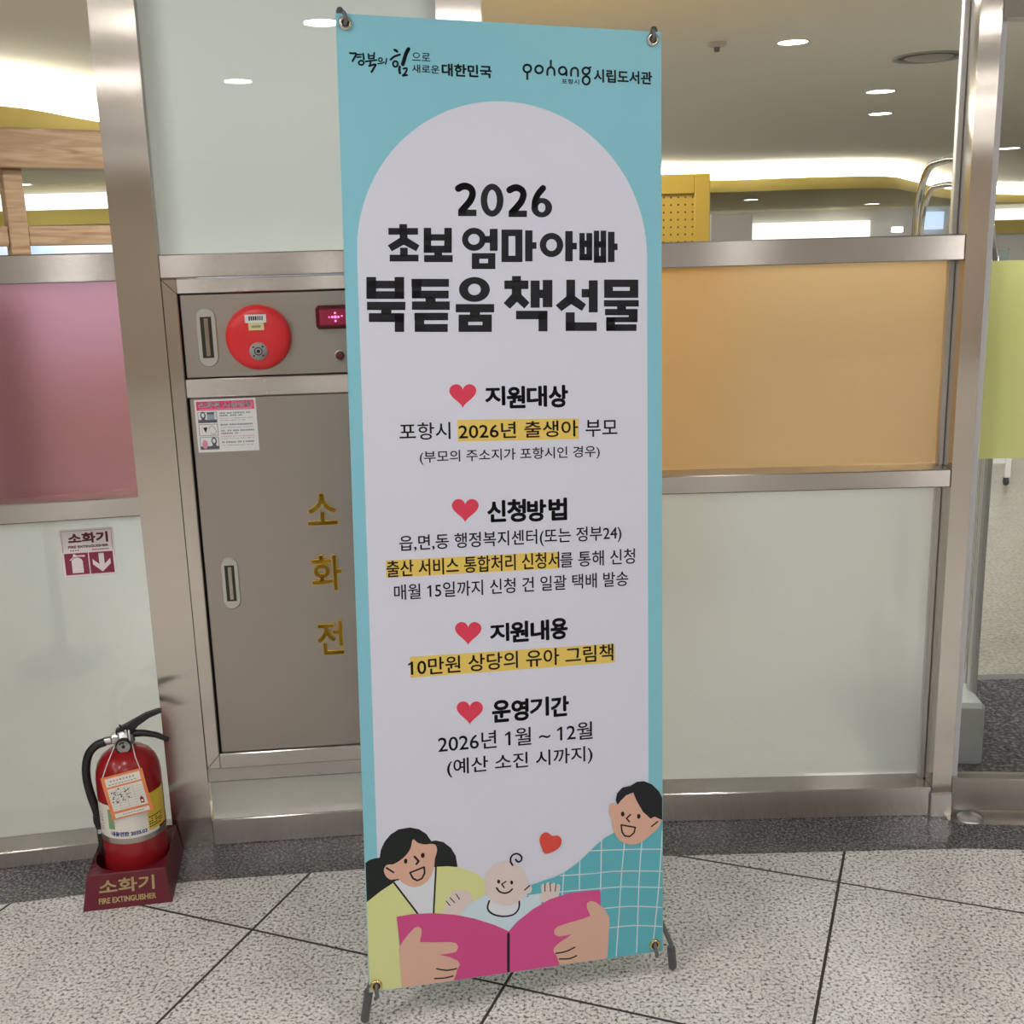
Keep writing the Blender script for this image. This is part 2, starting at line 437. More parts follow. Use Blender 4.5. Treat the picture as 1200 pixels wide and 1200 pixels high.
mb = MB()
vs = [(x - 0.16, y + 0.36, t_) for (x, y), t_ in zip(curve, ct)] + [(x - 0.16, y + 0.36, 2.6) for x, y in curve]
mb.add(vs, [(i, i + 1, n_ + i + 1, n_ + i) for i in range(n_ - 1)], CEIL, True)
mb.build('trim_cove', kind='structure')
# ---- far library walls
mb = MB(); mb.box(-8, 16, 23.9, 24, 0, 2.6, WHITE); mb.build('wall_far', kind='structure')
mb = MB(); mb.box(16, 16.1, 0.1, 24, 0, 2.6, WHITE); mb.build('wall_library_right', kind='structure')
mb = MB(); mb.box(-8.1, -8, 0.1, 24, 0, 2.6, WHITE); mb.build('wall_library_left', kind='structure')
mb = MB()
mb.box(-7.9, -1.2, 9.0, 9.1, 0, 0.75, WHITE); mb.box(-7.9, -1.2, 9.0, 9.1, 1.70, 2.2, WHITE); mb.box(-7.9, -7.5, 9.0, 9.1, 0.75, 1.7, WHITE); mb.box(-1.6, -1.2, 9, 9.1, 0.75, 1.7, WHITE)
mb.build('wall_window_side', kind='structure')
SKY = emit('sky through the window', (0.3, 0.5, 0.9), 1.0)
n, l, b = nodes(SKY)
t = n.new('ShaderNodeTexCoord'); nz = n.new('ShaderNodeTexNoise'); nz.inputs['Scale'].default_value = 1.6; nz.inputs['Detail'].default_value = 5.0
r = n.new('ShaderNodeValToRGB'); r.color_ramp.elements[0].position = 0.45; r.color_ramp.elements[0].color = (0.25, 0.47, 0.86, 1); r.color_ramp.elements[1].position = 0.65; r.color_ramp.elements[1].color = (0.85, 0.92, 1, 1)
l.new(t.outputs['Object'], nz.inputs['Vector']); l.new(nz.outputs['Fac'], r.inputs['Fac']); l.new(r.outputs[0], b.inputs['Emission Color'])
mb = MB(); mb.box(-7.5, -1.6, 9.04, 9.06, 0.75, 1.70, SKY); mb.build('window_7', kind='structure')
mb = MB(); mb.box(-7.8, -1.25, 8.93, 8.99, 1.985, 2.14, emit('glowing white band', (1.0, 0.98, 0.92), 1.25)); mb.build('trim_cove_side', kind='structure')  # glowing strip on the wall standing in for a second lit cove
mb = MB(); mb.box(-7.8, -1.25, 8.92, 8.99, 1.84, 1.985, YELLOW); mb.build('trim_window_side', kind='structure')
SKYPANE = emit('bright window', (0.52, 0.72, 1.0), 1.0)
LITBAND = emit('glowing white band', (1.0, 0.98, 0.92), 1.25)  # self-lit white for the bands
mb = MB(); mb.box(2.6, 8.2, 23.75, 23.85, 1.54, 1.93, LITBAND); mb.build('trim_white_band', kind='structure')  # glowing white panel put on the far wall, no opening behind it
mb = MB(); mb.box(10.2, 13.5, 23.75, 23.85, 1.86, 2.1, LITBAND); mb.build('trim_cove_far', kind='structure')  # glowing strip on the wall in place of the cove's far end
mb = MB(); mb.box(9.25, 9.85, 23.7, 23.85, 1.7, 2.08, SKYPANE); mb.box(9.18, 9.25, 23.68, 23.85, 1.66, 2.12, WHITE); mb.build('window_6', kind='structure')
mb = MB(); mb.box(10.2, 13.5, 23.76, 23.85, 1.56, 1.86, YELLOW); mb.build('trim_far', kind='structure')
mb = MB(); mb.box(10.7, 11.35, 23.6, 23.7, 0.6, 1.2, mat('pale board', (0.5, 0.62, 0.64, 1), 0.5)); mb.box(10.62, 10.7, 23.6, 23.7, 0.0, 1.22, WHITE); mb.box(11.35, 11.43, 23.6, 23.7, 0, 1.22, WHITE)
mb.build('notice_board', label='small pale blue board far away behind the glass door', cat='board')

# ================================================================ the steel and glass partition
BAY = {'left': ((-0.8282, -0.0645), (0.9831, 0.1828)), 'cabinet': ((-0.1197, 0.0), (0.9959, 0.0906)),
       'right': ((-0.1197, 0.0), (1.0, 0.0)), 'door': ((1.0741, 0.0), (0.9956, -0.094))}
def bay(name, key, **kw):
    o_, d_ = BAY[key]
    return empty(name, (o_[0], o_[1], 0), math.atan2(d_[1], d_[0]), **kw)
# local axes: x along the bay, -y toward the viewer, z up
TOP = 2.6
GD = 0.072     # how far the panes sit behind the steel faces
def bar(nm, parent, x0, x1, z0, z1, y0=0.0, y1=0.10, m=STEEL_H, c=0.0025):
    mb = MB(); mb.bbox(x0, x1, y0, y1, z0, z1, m, c); return mb.build(nm, parent)
def pane(nm, parent, x0, x1, z0, z1, y=GD, m=CLEAR, t_=0.01):
    mb = MB(); mb.box(x0, x1, y, y + t_, z0, z1, m); return mb.build(nm, parent)
def sheet(nm, parent, x0, x1, z0, z1, y, m):
    mb = MB(); mb.box(x0, x1, y, y + 0.0004, z0, z1, m) if False else mb.add([(x0, y, z0), (x1, y, z0), (x1, y, z1), (x0, y, z1)], [(0, 1, 2, 3)], m); return mb.build(nm, parent)

w1 = bay('window_1', 'left', kind='structure')
bar('top_rail', w1, -1.6, -0.064, 1.4175, 1.4815)
bar('middle_rail', w1, -1.6, -0.064, 0.872, 0.9195)
bar('base_rail', w1, -1.6, -0.064, 0.0, 0.0445)
bar('head_rail', w1, -1.6, -0.064, 2.35, TOP)
pane('clear_pane', w1, -1.6, -0.064, 1.475, 2.36)
pane('pink_pane', w1, -1.6, -0.064, 0.915, 1.425)
sheet('pink_film', w1, -1.6, -0.064, 0.915, 1.425, GD + 0.0115, PINK)
pane('frosted_pane', w1, -1.6, -0.064, 0.04, 0.88)
sheet('frosted_film', w1, -1.6, -0.064, 0.04, 0.88, GD + 0.0115, FROST)

w2 = bay('window_2', 'cabinet', kind='structure')
CX0, CX1 = -0.6815, -0.0315
bar('top_rail', w2, CX0, CX1, 1.420, 1.4735)
bar('low_rail', w2, CX0, CX1, 0.1745, 0.2155)
bar('base_rail', w2, CX0, CX1, 0.0, 0.072)
bar('head_rail', w2, CX0, CX1, 2.35, TOP)
pane('white_panel', w2, CX0, CX1, 1.470, 2.36, 0.006)
sheet('white_film', w2, CX0, CX1, 1.470, 2.36, 0.0175, MILK)
pane('low_white_panel', w2, CX0 + 0.006, CX1, 0.0725, 0.174, 0.0005, CLEAR, 0.003)
sheet('low_white_film', w2, CX0 + 0.006, CX1, 0.0725, 0.174, 0.0042, film('low milk film', (0.9, 0.92, 0.9, 1), 0.6, 0.0, diffuse=(0.95, 0.96, 0.95, 1)))

w3 = bay('window_3', 'right', kind='structure')
RX0, RX1 = 0.0665, 1.172
bar('top_rail', w3, RX0, RX1, 1.4115, 1.4705)
bar('middle_rail', w3, RX0, RX1, 0.8735, 0.918)
bar('base_rail', w3, RX0, RX1, 0.0, 0.080)
bar('head_rail', w3, RX0, RX1, 2.35, TOP)
pane('clear_pane', w3, RX0, RX1 - 0.004, 1.465, 2.36)
pane('orange_pane', w3, RX0, RX1 - 0.004, 0.912, 1.418)
sheet('orange_film', w3, RX0, RX1 - 0.004, 0.912, 1.418, GD + 0.0115, ORANGE)
pane('frosted_pane', w3, RX0, RX1 - 0.004, 0.075, 0.88)
sheet('frosted_film', w3, RX0, RX1 - 0.004, 0.075, 0.88, GD + 0.0115, FROST)
for z0, z1 in ((0.08, 0.8735), (0.918, 1.4115), (1.4705, 2.35)):
    mb = MB(); mb.bbox(RX1 - 0.014, RX1 - 0.001, 0.052, GD, z0, z1, ALU, 0.002); mb.build('glazing_bead', w3)

# mullions: bent posts covering both bays they join
def post(name, pts, z0, z1, back=0.11):
    """pts: front corners in plan, left to right"""
    mb = MB()
    front = [Vector((p[0], p[1], 0)) for p in pts]
    rear = [p + Vector((0, back, 0)) for p in front[::-1]]
    ring = front + rear
    n_ = len(ring)
    vs = [(p.x, p.y, z0) for p in ring] + [(p.x, p.y, z1) for p in ring]
    mb.add(vs, [(i, (i + 1) % n_, n_ + (i + 1) % n_, n_ + i) for i in range(n_)] + [list(range(n_))[::-1], list(range(n_, 2 * n_))], STEEL_V)
    return mb.build(name, kind='structure')
def at(key, s, out=0.0):
    o_, d_ = BAY[key]
    return (o_[0] + d_[0] * s + d_[1] * out, o_[1] + d_[1] * s - d_[0] * out)
PR = 0.004     # posts stand a few millimetres proud
post('trim_1', [at('left', -0.066, PR), at('cabinet', -0.6805, PR)], 0, TOP)
post('trim_2', [at('cabinet', -0.032, PR), at('right', 0.0675, PR)], 0, TOP)
post('trim_3', [at('right', 1.1715, PR), at('right', 1.2205, PR)], 0.0, TOP)
mb = MB(); mb.bbox(1.168, 1.2235, -0.009, 0.0, 0.0, 0.066, STEEL_H, 0.002)
o = mb.build('trim_foot', kind='structure'); o.location = (BAY['right'][0][0], 0, 0)

# the glass door at the right edge
d1 = bay('door_1', 'door', kind='structure')
bar('bottom_rail', d1, 0.0275, 1.02, 0.017, 0.1055, 0.0, 0.045)
bar('top_rail', d1, 0.0275, 1.02, 1.931, 2.02, 0.0, 0.045)
bar('header', d1, 0.024, 1.05, 2.03, TOP, 0.0, 0.1)
pane('glass_pane', d1, 0.040, 1.02, 0.10, 1.935, 0.018)
sheet('green_film', d1, 0.046, 1.02, 0.937, 1.4075, 0.0295, GREEN)
mb = MB(); mb.bbox(0.0295, 0.0445, 0.012, 0.036, 0.1055, 1.931, mat('pale edge strip', (0.62, 0.62, 0.64, 1), 0.4), 0.002); mb.build('edge_strip', d1)
mb = MB(); mb.lathe([(0.0, 0.0035), (0.03, 0.0035), (0.032, 0.0)], ALU, 24); mb.build('floor_pivot_cover', d1, loc=(0.075, -0.012, 0.0012))
mb = MB(); mb.add([(0.018, -0.025, 0.0012), (0.04, -0.045, 0.0012), (1.05, -0.045, 0.0012), (1.05, 0.12, 0.0012), (0.018, 0.12, 0.0012)], [(0, 1, 2, 3, 4)], STEEL_H); mb.build('threshold_plate', d1)
mb = MB(); mb.bbox(1.05, 1.1, 0, 0.1, 0, TOP, STEEL_V); mb.build('jamb', d1)
for nm, key, x0, x1 in (('trim_4', 'left', -6.5, -1.6), ('trim_5', 'door', 1.1, 8.0)):      # the run of the partition beyond the frame
    e_ = bay(nm, key, kind='structure')
    bar('white_panel', e_, x0, x1, 0, TOP, 0.0, 0.1, WHITE)

# dark granite border along the foot of the partition
mb = MB()
DO = 0.1665
inner = [at('left', -3.2, -0.02), at('left', 0, -0.02), at('cabinet', 0, -0.02), at('right', 1.1938, -0.02), at('door', 3.0, -0.02)]
def corner(k1, k2, sgn):
    return None
outer = []
keys = ['left', 'cabinet', 'right', 'door']
outer.append(at('left', -3.2, DO))
for a, b_ in zip(keys[:-1], keys[1:]):
    p, d = Vector(at(a, 0, DO)), Vector(BAY[a][1]); q, e = Vector(at(b_, 0, DO)), Vector(BAY[b_][1])
    den = d.x * e.y - d.y * e.x
    t_ = ((q.x - p.x) * e.y - (q.y - p.y) * e.x) / den
    outer.append((p.x + d.x * t_, p.y + d.y * t_))
outer.append(at('door', 3.0, DO))
n_ = len(inner)
vs = [(p[0], p[1], 0.0007) for p in inner] + [(p[0], p[1], 0.0007) for p in outer]
mb.add(vs, [(n_ + i, n_ + i + 1, i + 1, i) for i in range(n_ - 1)], DARK_GRANITE)
mb.build('floor_border', kind='structure')

# ================================================================ hydrant cabinet
hc = bay('hydrant_cabinet', 'cabinet', label='built-in steel fire hydrant cabinet left of the banner with gold lettering', cat='cabinet')
mb = MB()
X0, X1, Z0, Z1 = -0.678, -0.034, 0.2165, 1.419
IX0, IX1, IZ0, IZ1 = -0.6445, -0.068, 0.2555, 1.3855
mb.bbox(X0, IX0, -0.012, 0.03, Z0, Z1, STEEL_V, 0.002); mb.bbox(IX1, X1, -0.012, 0.03, Z0, Z1, STEEL_V, 0.002)
mb.bbox(IX0, IX1, -0.0125, 0.03, IZ1, Z1, STEEL_H, 0.002); mb.bbox(IX0, IX1, -0.0125, 0.03, Z0, IZ0, STEEL_H, 0.002)
mb.bbox(IX0, IX1, -0.010, 0.03, 1.147, 1.1905, STEEL_H, 0.002)
for (xa, za, xb, zb) in ((X0, Z1, IX0, IZ1), (X0, Z0, IX0, IZ0)):       # mitre lines in the corners
    dx, dz = xb - xa, zb - za
    L = math.hypot(dx, dz); nx, nz_ = -dz / L * 0.0006, dx / L * 0.0006
    mb.flat([(xa - nx, za - nz_), (xb - nx, zb - nz_), (xb + nx, zb + nz_), (xa + nx, za + nz_)], -0.0131, DARK_GAP)
mb.build('frame', hc)
mb = MB(); mb.box(IX0, IX1, 0.014, 0.03, IZ0, IZ1, DARK_GAP); mb.box(X0 + 0.01, X1 - 0.01, 0.03, 0.11, Z0 + 0.01, Z1 - 0.01, DARK_GAP); mb.build('housing', hc)
mb = MB(); mb.bbox(IX0 + 0.0045, IX1 - 0.004, -0.007, 0.013, 1.1935, IZ1 - 0.0025, STEEL_DOOR, 0.0015); pan = mb.build('control_panel', hc)
mb = MB(); mb.bbox(IX0 + 0.0055, IX1 - 0.004, -0.007, 0.013, IZ0 + 0.002, 1.1455, STEEL_DOOR, 0.0015); dr = mb.build('hydrant_door', hc)
HANDLE = mat('pale zinc', (0.62, 0.61, 0.57, 1), 0.35, 0.6)
HAND_IN = mat('handle recess', (0.055, 0.05, 0.04, 1), 0.4, 0.6)
HAND_BAR = mat('handle bar', (0.45, 0.42, 0.36, 1), 0.25, 1.0)
def recessed_handle(parent, cx, cz, w, h):
    mb = MB()
    r_ = w / 2
    ol = [(cx + r_ * math.cos(math.pi * k / 12), cz + h / 2 - r_ + r_ * math.sin(math.pi * k / 12)) for k in range(13)] + [(cx - r_ * math.cos(math.pi * k / 12), cz - h / 2 + r_ - r_ * math.sin(math.pi * k / 12)) for k in range(13)]
    il = [(cx + (p[0] - cx) * 0.9, cz + (p[1] - cz) * 0.965) for p in ol]
    n_ = len(ol)
    vs = [(p[0], -0.0071, p[1]) for p in ol] + [(p[0], -0.0105, p[1]) for p in il]
    mb.add(vs, [(i, (i + 1) % n_, n_ + (i + 1) % n_, n_ + i) for i in range(n_)] + [list(range(n_, 2 * n_))], HANDLE)
    sw, sh = w * 0.27, h * 0.345
    mb.box(cx - sw, cx + sw, -0.0108, -0.0104, cz - sh, cz + sh, HAND_IN)
    mb.bbox(cx - sw * 0.35, cx + sw * 0.45, -0.0125, -0.0108, cz - sh + 0.004, cz + sh - 0.003, HAND_BAR, 0.0008)
    return mb.build('recessed_handle', parent)
recessed_handle(pan, -0.586, 1.2855, 0.047, 0.136)
recessed_handle(dr, -0.581, 0.6965, 0.043, 0.130)
RED = mat('signal red plastic', alb(222, 40, 45, 0.62), 0.35)
MAROON = mat('dark red plastic', (0.13, 0.012, 0.02, 1), 0.25)
def facing(cx, cz, y0=-0.007):
    return lambda p: Vector((cx + p.x, y0 - p.z, cz + p.y))
mb = MB(); mb.lathe([(0.0735, 0.0), (0.0745, 0.012), (0.071, 0.022), (0.060, 0.028), (0.035, 0.031), (0.0, 0.032)], RED, 48, facing(-0.4685, 1.2825)); al = mb.build('alarm_bell', hc, label='round red alarm bell')
mb = MB(); g = facing(-0.4685, 1.2525, -0.0375)
mb.lathe([(0.0205, 0.0), (0.0205, 0.002), (0.0, 0.0025)], mat('grey grille', (0.42, 0.41, 0.40, 1), 0.5), 28, g)
mb.lathe([(0.0075, 0.0028), (0.0095, 0.0028)], BLACK, 20, g); mb.lathe([(0.0, 0.003), (0.004, 0.003)], BLACK, 14, g)
for a in (0.8, 2.4, 3.9, 5.5): mb.lathe([(0.0, 0.003), (0.0022, 0.003)], BLACK, 8, facing(-0.4685 + 0.0145 * math.cos(a), 1.2525 + 0.0145 * math.sin(a), -0.0375))
mb.build('speaker_grille', al)
PAPER = mat('white paper', alb(222, 218, 210), 0.6); TAN = mat('tan paper', alb(214, 190, 140), 0.6); INK = mat('black ink', (0.013, 0.014, 0.018, 1), 0.45)
GREYINK = mat('grey print', (0.2, 0.2, 0.22, 1), 0.6)
mb = MB(); mb.box(-0.4935, -0.4455, -0.0405, -0.0395, 1.317, 1.3355, PAPER); mb.box(-0.4865, -0.4515, -0.0410, -0.0400, 1.300, 1.317, TAN)
random.seed(3)
for k in range(7): mb.box(-0.485 + k * 0.0048, -0.4815 + k * 0.0048, -0.0407, -0.0404, 1.3225, 1.332, INK if k < 4 else GREYINK)
for k in range(5): mb.box(-0.479 + k * 0.0042, -0.4762 + k * 0.0042, -0.0412, -0.0409, 1.306, 1.311, GREYINK)
mb.build('paper_label', al)
mb = MB(); mb.lathe([(0.0, 0.0), (0.0028, 0.0)], BLACK, 10, facing(-0.468, 1.2175, -0.0235)); mb.build('screw', al)
mb = MB(); mb.bbox(-0.335, -0.215, -0.031, -0.0068, 1.2965, 1.3505, MAROON, 0.006); lamp = mb.build('indicator_lamp', hc, label='dark red indicator lamp glowing magenta')
mb = MB(); mb.bbox(-0.326, -0.224, -0.034, -0.031, 1.306, 1.341, mat('red lens', (0.42, 0.03, 0.08, 1), 0.1), 0.003); mb.build('lens', lamp)
GLOW = emit('lit diode', (1.0, 0.06, 0.42), 2.6)
mb = MB()
for k, (x, z, s_) in enumerate([(-0.297, 1.324, 0.0026), (-0.290, 1.324, 0.0034), (-0.283, 1.324, 0.0026), (-0.290, 1.333, 0.0022), (-0.290, 1.315, 0.0024), (-0.304, 1.324, 0.0016), (-0.275, 1.326, 0.0018), (-0.262, 1.324, 0.0022)]):
    mb.lathe([(0.0, 0.0006), (s_, 0.0004), (s_, 0.0)], GLOW, 12, facing(x, z, -0.0341))
mb.build('diode', lamp)
mb = MB(); g = facing(-0.2855, 1.234)
mb.lathe([(0.0135, 0.0), (0.0135, 0.006), (0.0105, 0.007)], ALU, 24, g); mb.lathe([(0.0105, 0.004), (0.0105, 0.008), (0.0, 0.0095)], MAROON, 24, g); mb.build('push_button', hc, label='small round dark red button')
# instruction sticker
STICK = mat('sticker white', alb(206, 203, 203), 0.45); PINKINK = mat('pink print', alb(200, 62, 105), 0.5); SLATE = mat('slate print', (0.12, 0.12, 0.16, 1), 0.5); PALEBLUE = mat('pale blue print', (0.42, 0.44, 0.55, 1), 0.5)
mb = MB()
sx0, sx1, sz0, sz1 = -0.629, -0.4880, 1.0185, 1.1425
sw, sh = sx1 - sx0, sz1 - sz0
def sb(x0, x1, z0, z1, m, y=-0.0077): mb.box(sx0 + x0 * sw, sx0 + x1 * sw, y, y + 0.0003, sz0 + z0 * sh, sz0 + z1 * sh, m)
mb.box(sx0, sx1, -0.0075, -0.0068, sz0, sz1, STICK)
sb(0.03, 0.97, 0.795, 0.965, PINKINK)
letter(mb, '소화전 사용방법', sx0 + 0.06 * sw, sz0 + 0.838 * sh, sx0 + 0.94 * sw, sz0 + 0.945 * sh, PAPER, 0.05, -0.00785)
for k in range(30): sb(0.07 + k * 0.029, 0.089 + k * 0.029, 0.812, 0.823, PAPER, -0.0079)
for z0, z1 in ((0.56, 0.765), (0.315, 0.535), (0.05, 0.29)):
    for q in ((0.04, 0.35, z0, z0 + 0.008), (0.04, 0.35, z1 - 0.008, z1), (0.04, 0.048, z0, z1), (0.342, 0.35, z0, z1)): sb(*q, GREYINK)
sb(0.045, 0.345, 0.565, 0.62, SLATE); sb(0.19, 0.31, 0.61, 0.75, PALEBLUE); sb(0.19, 0.31, 0.72, 0.755, SLATE, -0.0079)
sb(0.045, 0.345, 0.06, 0.115, SLATE)
def sticker_person(x, z):
    for (w_, h_, dz, m, yy) in ((0.045, 0.075, 0.05, SLATE, -0.0079), (0.024, 0.042, 0.055, STICK, -0.0081)):
        mb.flat([(sx0 + (x + w_ * math.cos(2 * math.pi * k / 14)) * sw, sz0 + (z + dz + h_ * math.sin(2 * math.pi * k / 14)) * sh) for k in range(14)], yy, m)
    mb.flat([(sx0 + (x - 0.05) * sw, sz0 + (z - 0.07) * sh), (sx0 + (x + 0.05) * sw, sz0 + (z - 0.07) * sh), (sx0 + (x + 0.02) * sw, sz0 + z * sh), (sx0 + (x - 0.02) * sw, sz0 + z * sh)], -0.0079, SLATE)
sticker_person(0.125, 0.65); sticker_person(0.27, 0.16)
mb.flat([(sx0 + (0.12 + 0.045 * math.cos(2 * math.pi * k / 14)) * sw, sz0 + (0.15 + 0.085 * math.sin(2 * math.pi * k / 14)) * sh) for k in range(14)], -0.0079, mat('rose print', alb(200, 130, 150), 0.5))
mb.flat([(sx0 + 0.11 * sw, sz0 + 0.47 * sh), (sx0 + 0.18 * sw, sz0 + 0.48 * sh), (sx0 + 0.15 * sw, sz0 + 0.37 * sh)], -0.0079, INK)
stroke(mb, [(sx0 + q[0] * sw, sz0 + q[1] * sh) for q in smooth_open([(0.2, 0.45), (0.26, 0.5), (0.32, 0.4), (0.29, 0.34), (0.23, 0.36)])], 0.0009, GREYINK, -0.0079)
random.seed(11)
for z, n_, m, hh in ((0.72, 24, SLATE, 0.028), (0.675, 17, SLATE, 0.026), (0.63, 26, GREYINK, 0.010), (0.59, 20, GREYINK, 0.010), (0.50, 25, SLATE, 0.028), (0.455, 25, GREYINK, 0.010), (0.385, 26, SLATE, 0.028), (0.335, 14, SLATE, 0.026), (0.285, 25, PINKINK, 0.011), (0.245, 25, GREYINK, 0.010), (0.165, 26, SLATE, 0.03), (0.115, 25, GREYINK, 0.010)):
    x = 0.40
    for k in range(n_):
        w_ = random.choice((0.014, 0.018, 0.018, 0.02))
        if random.random() > 0.14: sb(x, x + w_ - 0.005, z, z + hh, m)
        x += w_ + 0.004
        if x > 0.95: break
mb.build('instruction_sticker', hc, label='white and pink hydrant instruction sticker')
GOLD = mat('gold plastic', (0.88, 0.54, 0.05, 1), 0.3, 0.2)
for ch, cx, cz, w_, h_ in (('소', -0.3505, 0.8695, 0.072, 0.078), ('화', -0.3495, 0.7108, 0.074, 0.090), ('전', -0.351, 0.5445, 0.064, 0.086)):
    mb = MB(); raised(mb, ch, cx - w_ / 2, cz - h_ / 2, cx + w_ / 2, cz + h_ / 2, GOLD, 0.022, -0.0068, -0.0125); mb.build('gold_letter', dr, label='raised gold letter')

# ================================================================ extinguisher sign on the frosted glass
sg = bay('extinguisher_sign', 'left', label='square white and maroon fire extinguisher location sign on the frosted glass', cat='sign')
sg.location.z = 0.0
SIGNW = mat('sign white', alb(205, 196, 198), 0.4); SIGNR = mat('sign maroon', alb(118, 36, 62, 0.6), 0.4)
sx0, sx1, sz0, sz1 = -0.2683, -0.1447, 0.7165, 0.8345
sw, sh = sx1 - sx0, sz1 - sz0
mb = MB(); mb.bbox(sx0, sx1, GD - 0.0018, GD, sz0, sz1, SIGNW, 0.0006); pl = mb.build('plate', sg)
yS = GD - 0.0021
mb = MB()
def q4(x0, x1, z0, z1, m, y=yS): mb.flat([(sx0 + x0 * sw, sz0 + z0 * sh), (sx0 + x1 * sw, sz0 + z0 * sh), (sx0 + x1 * sw, sz0 + z1 * sh), (sx0 + x0 * sw, sz0 + z1 * sh)], y, m)
for a in ((0.03, 0.97, 0.965, 0.972), (0.03, 0.037, 0.52, 0.972), (0.963, 0.97, 0.52, 0.972)): q4(*a, SIGNR)
letter(mb, '소화기', sx0 + 0.15 * sw, sz0 + 0.70 * sh, sx0 + 0.90 * sw, sz0 + 0.925 * sh, SIGNR, 0.05, yS)
letter(mb, 'FIRE EXTINGUISHER', sx0 + 0.14 * sw, sz0 + 0.605 * sh, sx0 + 0.89 * sw, sz0 + 0.66 * sh, SIGNR, 0.06, yS)
for k in range(4): q4(0.17 + k * 0.045, 0.195 + k * 0.045, 0.545, 0.57, SIGNR)
for k in range(9): q4(0.58 + k * 0.036, 0.604 + k * 0.036, 0.545, 0.57, SIGNR)
q4(0.045, 0.49, 0.045, 0.50, SIGNR); q4(0.51, 0.955, 0.045, 0.50, SIGNR)
ic = [(0.17, 0.08), (0.38, 0.08), (0.38, 0.33), (0.36, 0.375), (0.32, 0.40), (0.28, 0.41), (0.23, 0.40), (0.19, 0.375), (0.17, 0.33)]
mb.flat([(sx0 + a * sw, sz0 + b_ * sh) for a, b_ in ic], yS - 0.0002, SIGNW)
for a in ([(0.22, 0.415), (0.22, 0.455), (0.43, 0.455), (0.43, 0.415), (0.30, 0.425)], [(0.14, 0.36), (0.155, 0.345), (0.22, 0.42), (0.22, 0.44)]):
    mb.flat([(sx0 + p[0] * sw, sz0 + p[1] * sh) for p in a], yS - 0.0002, SIGNW)
mb.flat([(sx0 + (0.235 + 0.03 * math.cos(2 * math.pi * k / 14)) * sw, sz0 + (0.455 + 0.03 * math.sin(2 * math.pi * k / 14)) * sh) for k in range(14)], yS - 0.0003, SIGNW)
ar = [(0.685, 0.47), (0.785, 0.47), (0.785, 0.24), (0.90, 0.355), (0.90, 0.24), (0.735, 0.075), (0.565, 0.24), (0.565, 0.355), (0.685, 0.24)]
mb.flat([(sx0 + a * sw, sz0 + b_ * sh) for a, b_ in ar], yS - 0.0002, SIGNW)
mb.build('print', sg)

# ================================================================ extinguisher stand and extinguisher
STAND_A = math.radians(9.6)
st = empty('extinguisher_stand', (-0.9285, -0.332, 0.0), STAND_A, label='dark red plastic floor stand lettered in gold, holding the fire extinguisher', cat='stand')
STANDRED = mat('stand red plastic', (0.15, 0.010, 0.024, 1), 0.4)
mb = MB()
hw, dp, th, ti = 0.100, 0.238, 0.078, 0.012
cyc = 0.128; cr_ = 0.086
N = 40
def rim(k):
    """point on the top outline in the direction of angle k"""
    a = 2 * math.pi * k / N
    c, s_ = math.cos(a), math.sin(a)
    x0, x1, y0, y1 = -hw + ti, hw - ti, 0.022, dp - 0.006
    t_ = 1e9
    if c > 1e-6: t_ = min(t_, x1 / c)
    if c < -1e-6: t_ = min(t_, x0 / c)
    if s_ > 1e-6: t_ = min(t_, (y1 - cyc) / s_)
    if s_ < -1e-6: t_ = min(t_, (y0 - cyc) / s_)
    return (c * t_, cyc + s_ * t_)
topo = [rim(k) for k in range(N)]
# snap rim samples nearest to the true corners
for cx, cy in ((-hw + ti, 0.022), (hw - ti, 0.022), (hw - ti, dp - 0.006), (-hw + ti, dp - 0.006)):
    i = min(range(N), key=lambda k: (topo[k][0] - cx) ** 2 + (topo[k][1] - cy) ** 2); topo[i] = (cx, cy)
def base_of(p):
    x, y = p
    bx = x / (hw - ti) * hw
    by = (y - 0.022) / (dp - 0.006 - 0.022) * dp
    return (bx, by)
vs = [(cr_ * math.cos(2 * math.pi * k / N), cyc + cr_ * math.sin(2 * math.pi * k / N), 0.012) for k in range(N)]
vs += [(cr_ * math.cos(2 * math.pi * k / N), cyc + cr_ * math.sin(2 * math.pi * k / N), th - 0.010) for k in range(N)]
vs += [((cr_ + 0.005) * math.cos(2 * math.pi * k / N), cyc + (cr_ + 0.005) * math.sin(2 * math.pi * k / N), th - 0.006) for k in range(N)]
vs += [(p[0] * 0.985, cyc + (p[1] - cyc) * 0.985, th) for p in topo] + [(p[0], p[1], th - 0.003) for p in topo]
vs += [base_of(p) + (0.0,) for p in topo]
fs = []
for r_ in range(5):
    for k in range(N):
        fs.append((r_ * N + k, r_ * N + (k + 1) % N, (r_ + 1) * N + (k + 1) % N, (r_ + 1) * N + k))
fs.append(list(range(N)))
mb.add(vs, fs, STANDRED)
mb.build('tray', st)
GOLDINK = mat('gold print', (0.98, 0.82, 0.42, 1), 0.5)
mb = MB()
sl = 0.022 / th
def on_front(p): return Vector((p.x, sl * p.z - 0.0011 + 0.0, p.z))
letter(mb, '소화기', -0.062, 0.034, 0.062, 0.066, GOLDINK, 0.03, 0, on_front)
letter(mb, 'FIRE EXTINGUISHER', -0.064, 0.013, 0.064, 0.026, GOLDINK, 0.045, 0, on_front)
mb.build('gold_lettering', st, label='gold lettering')

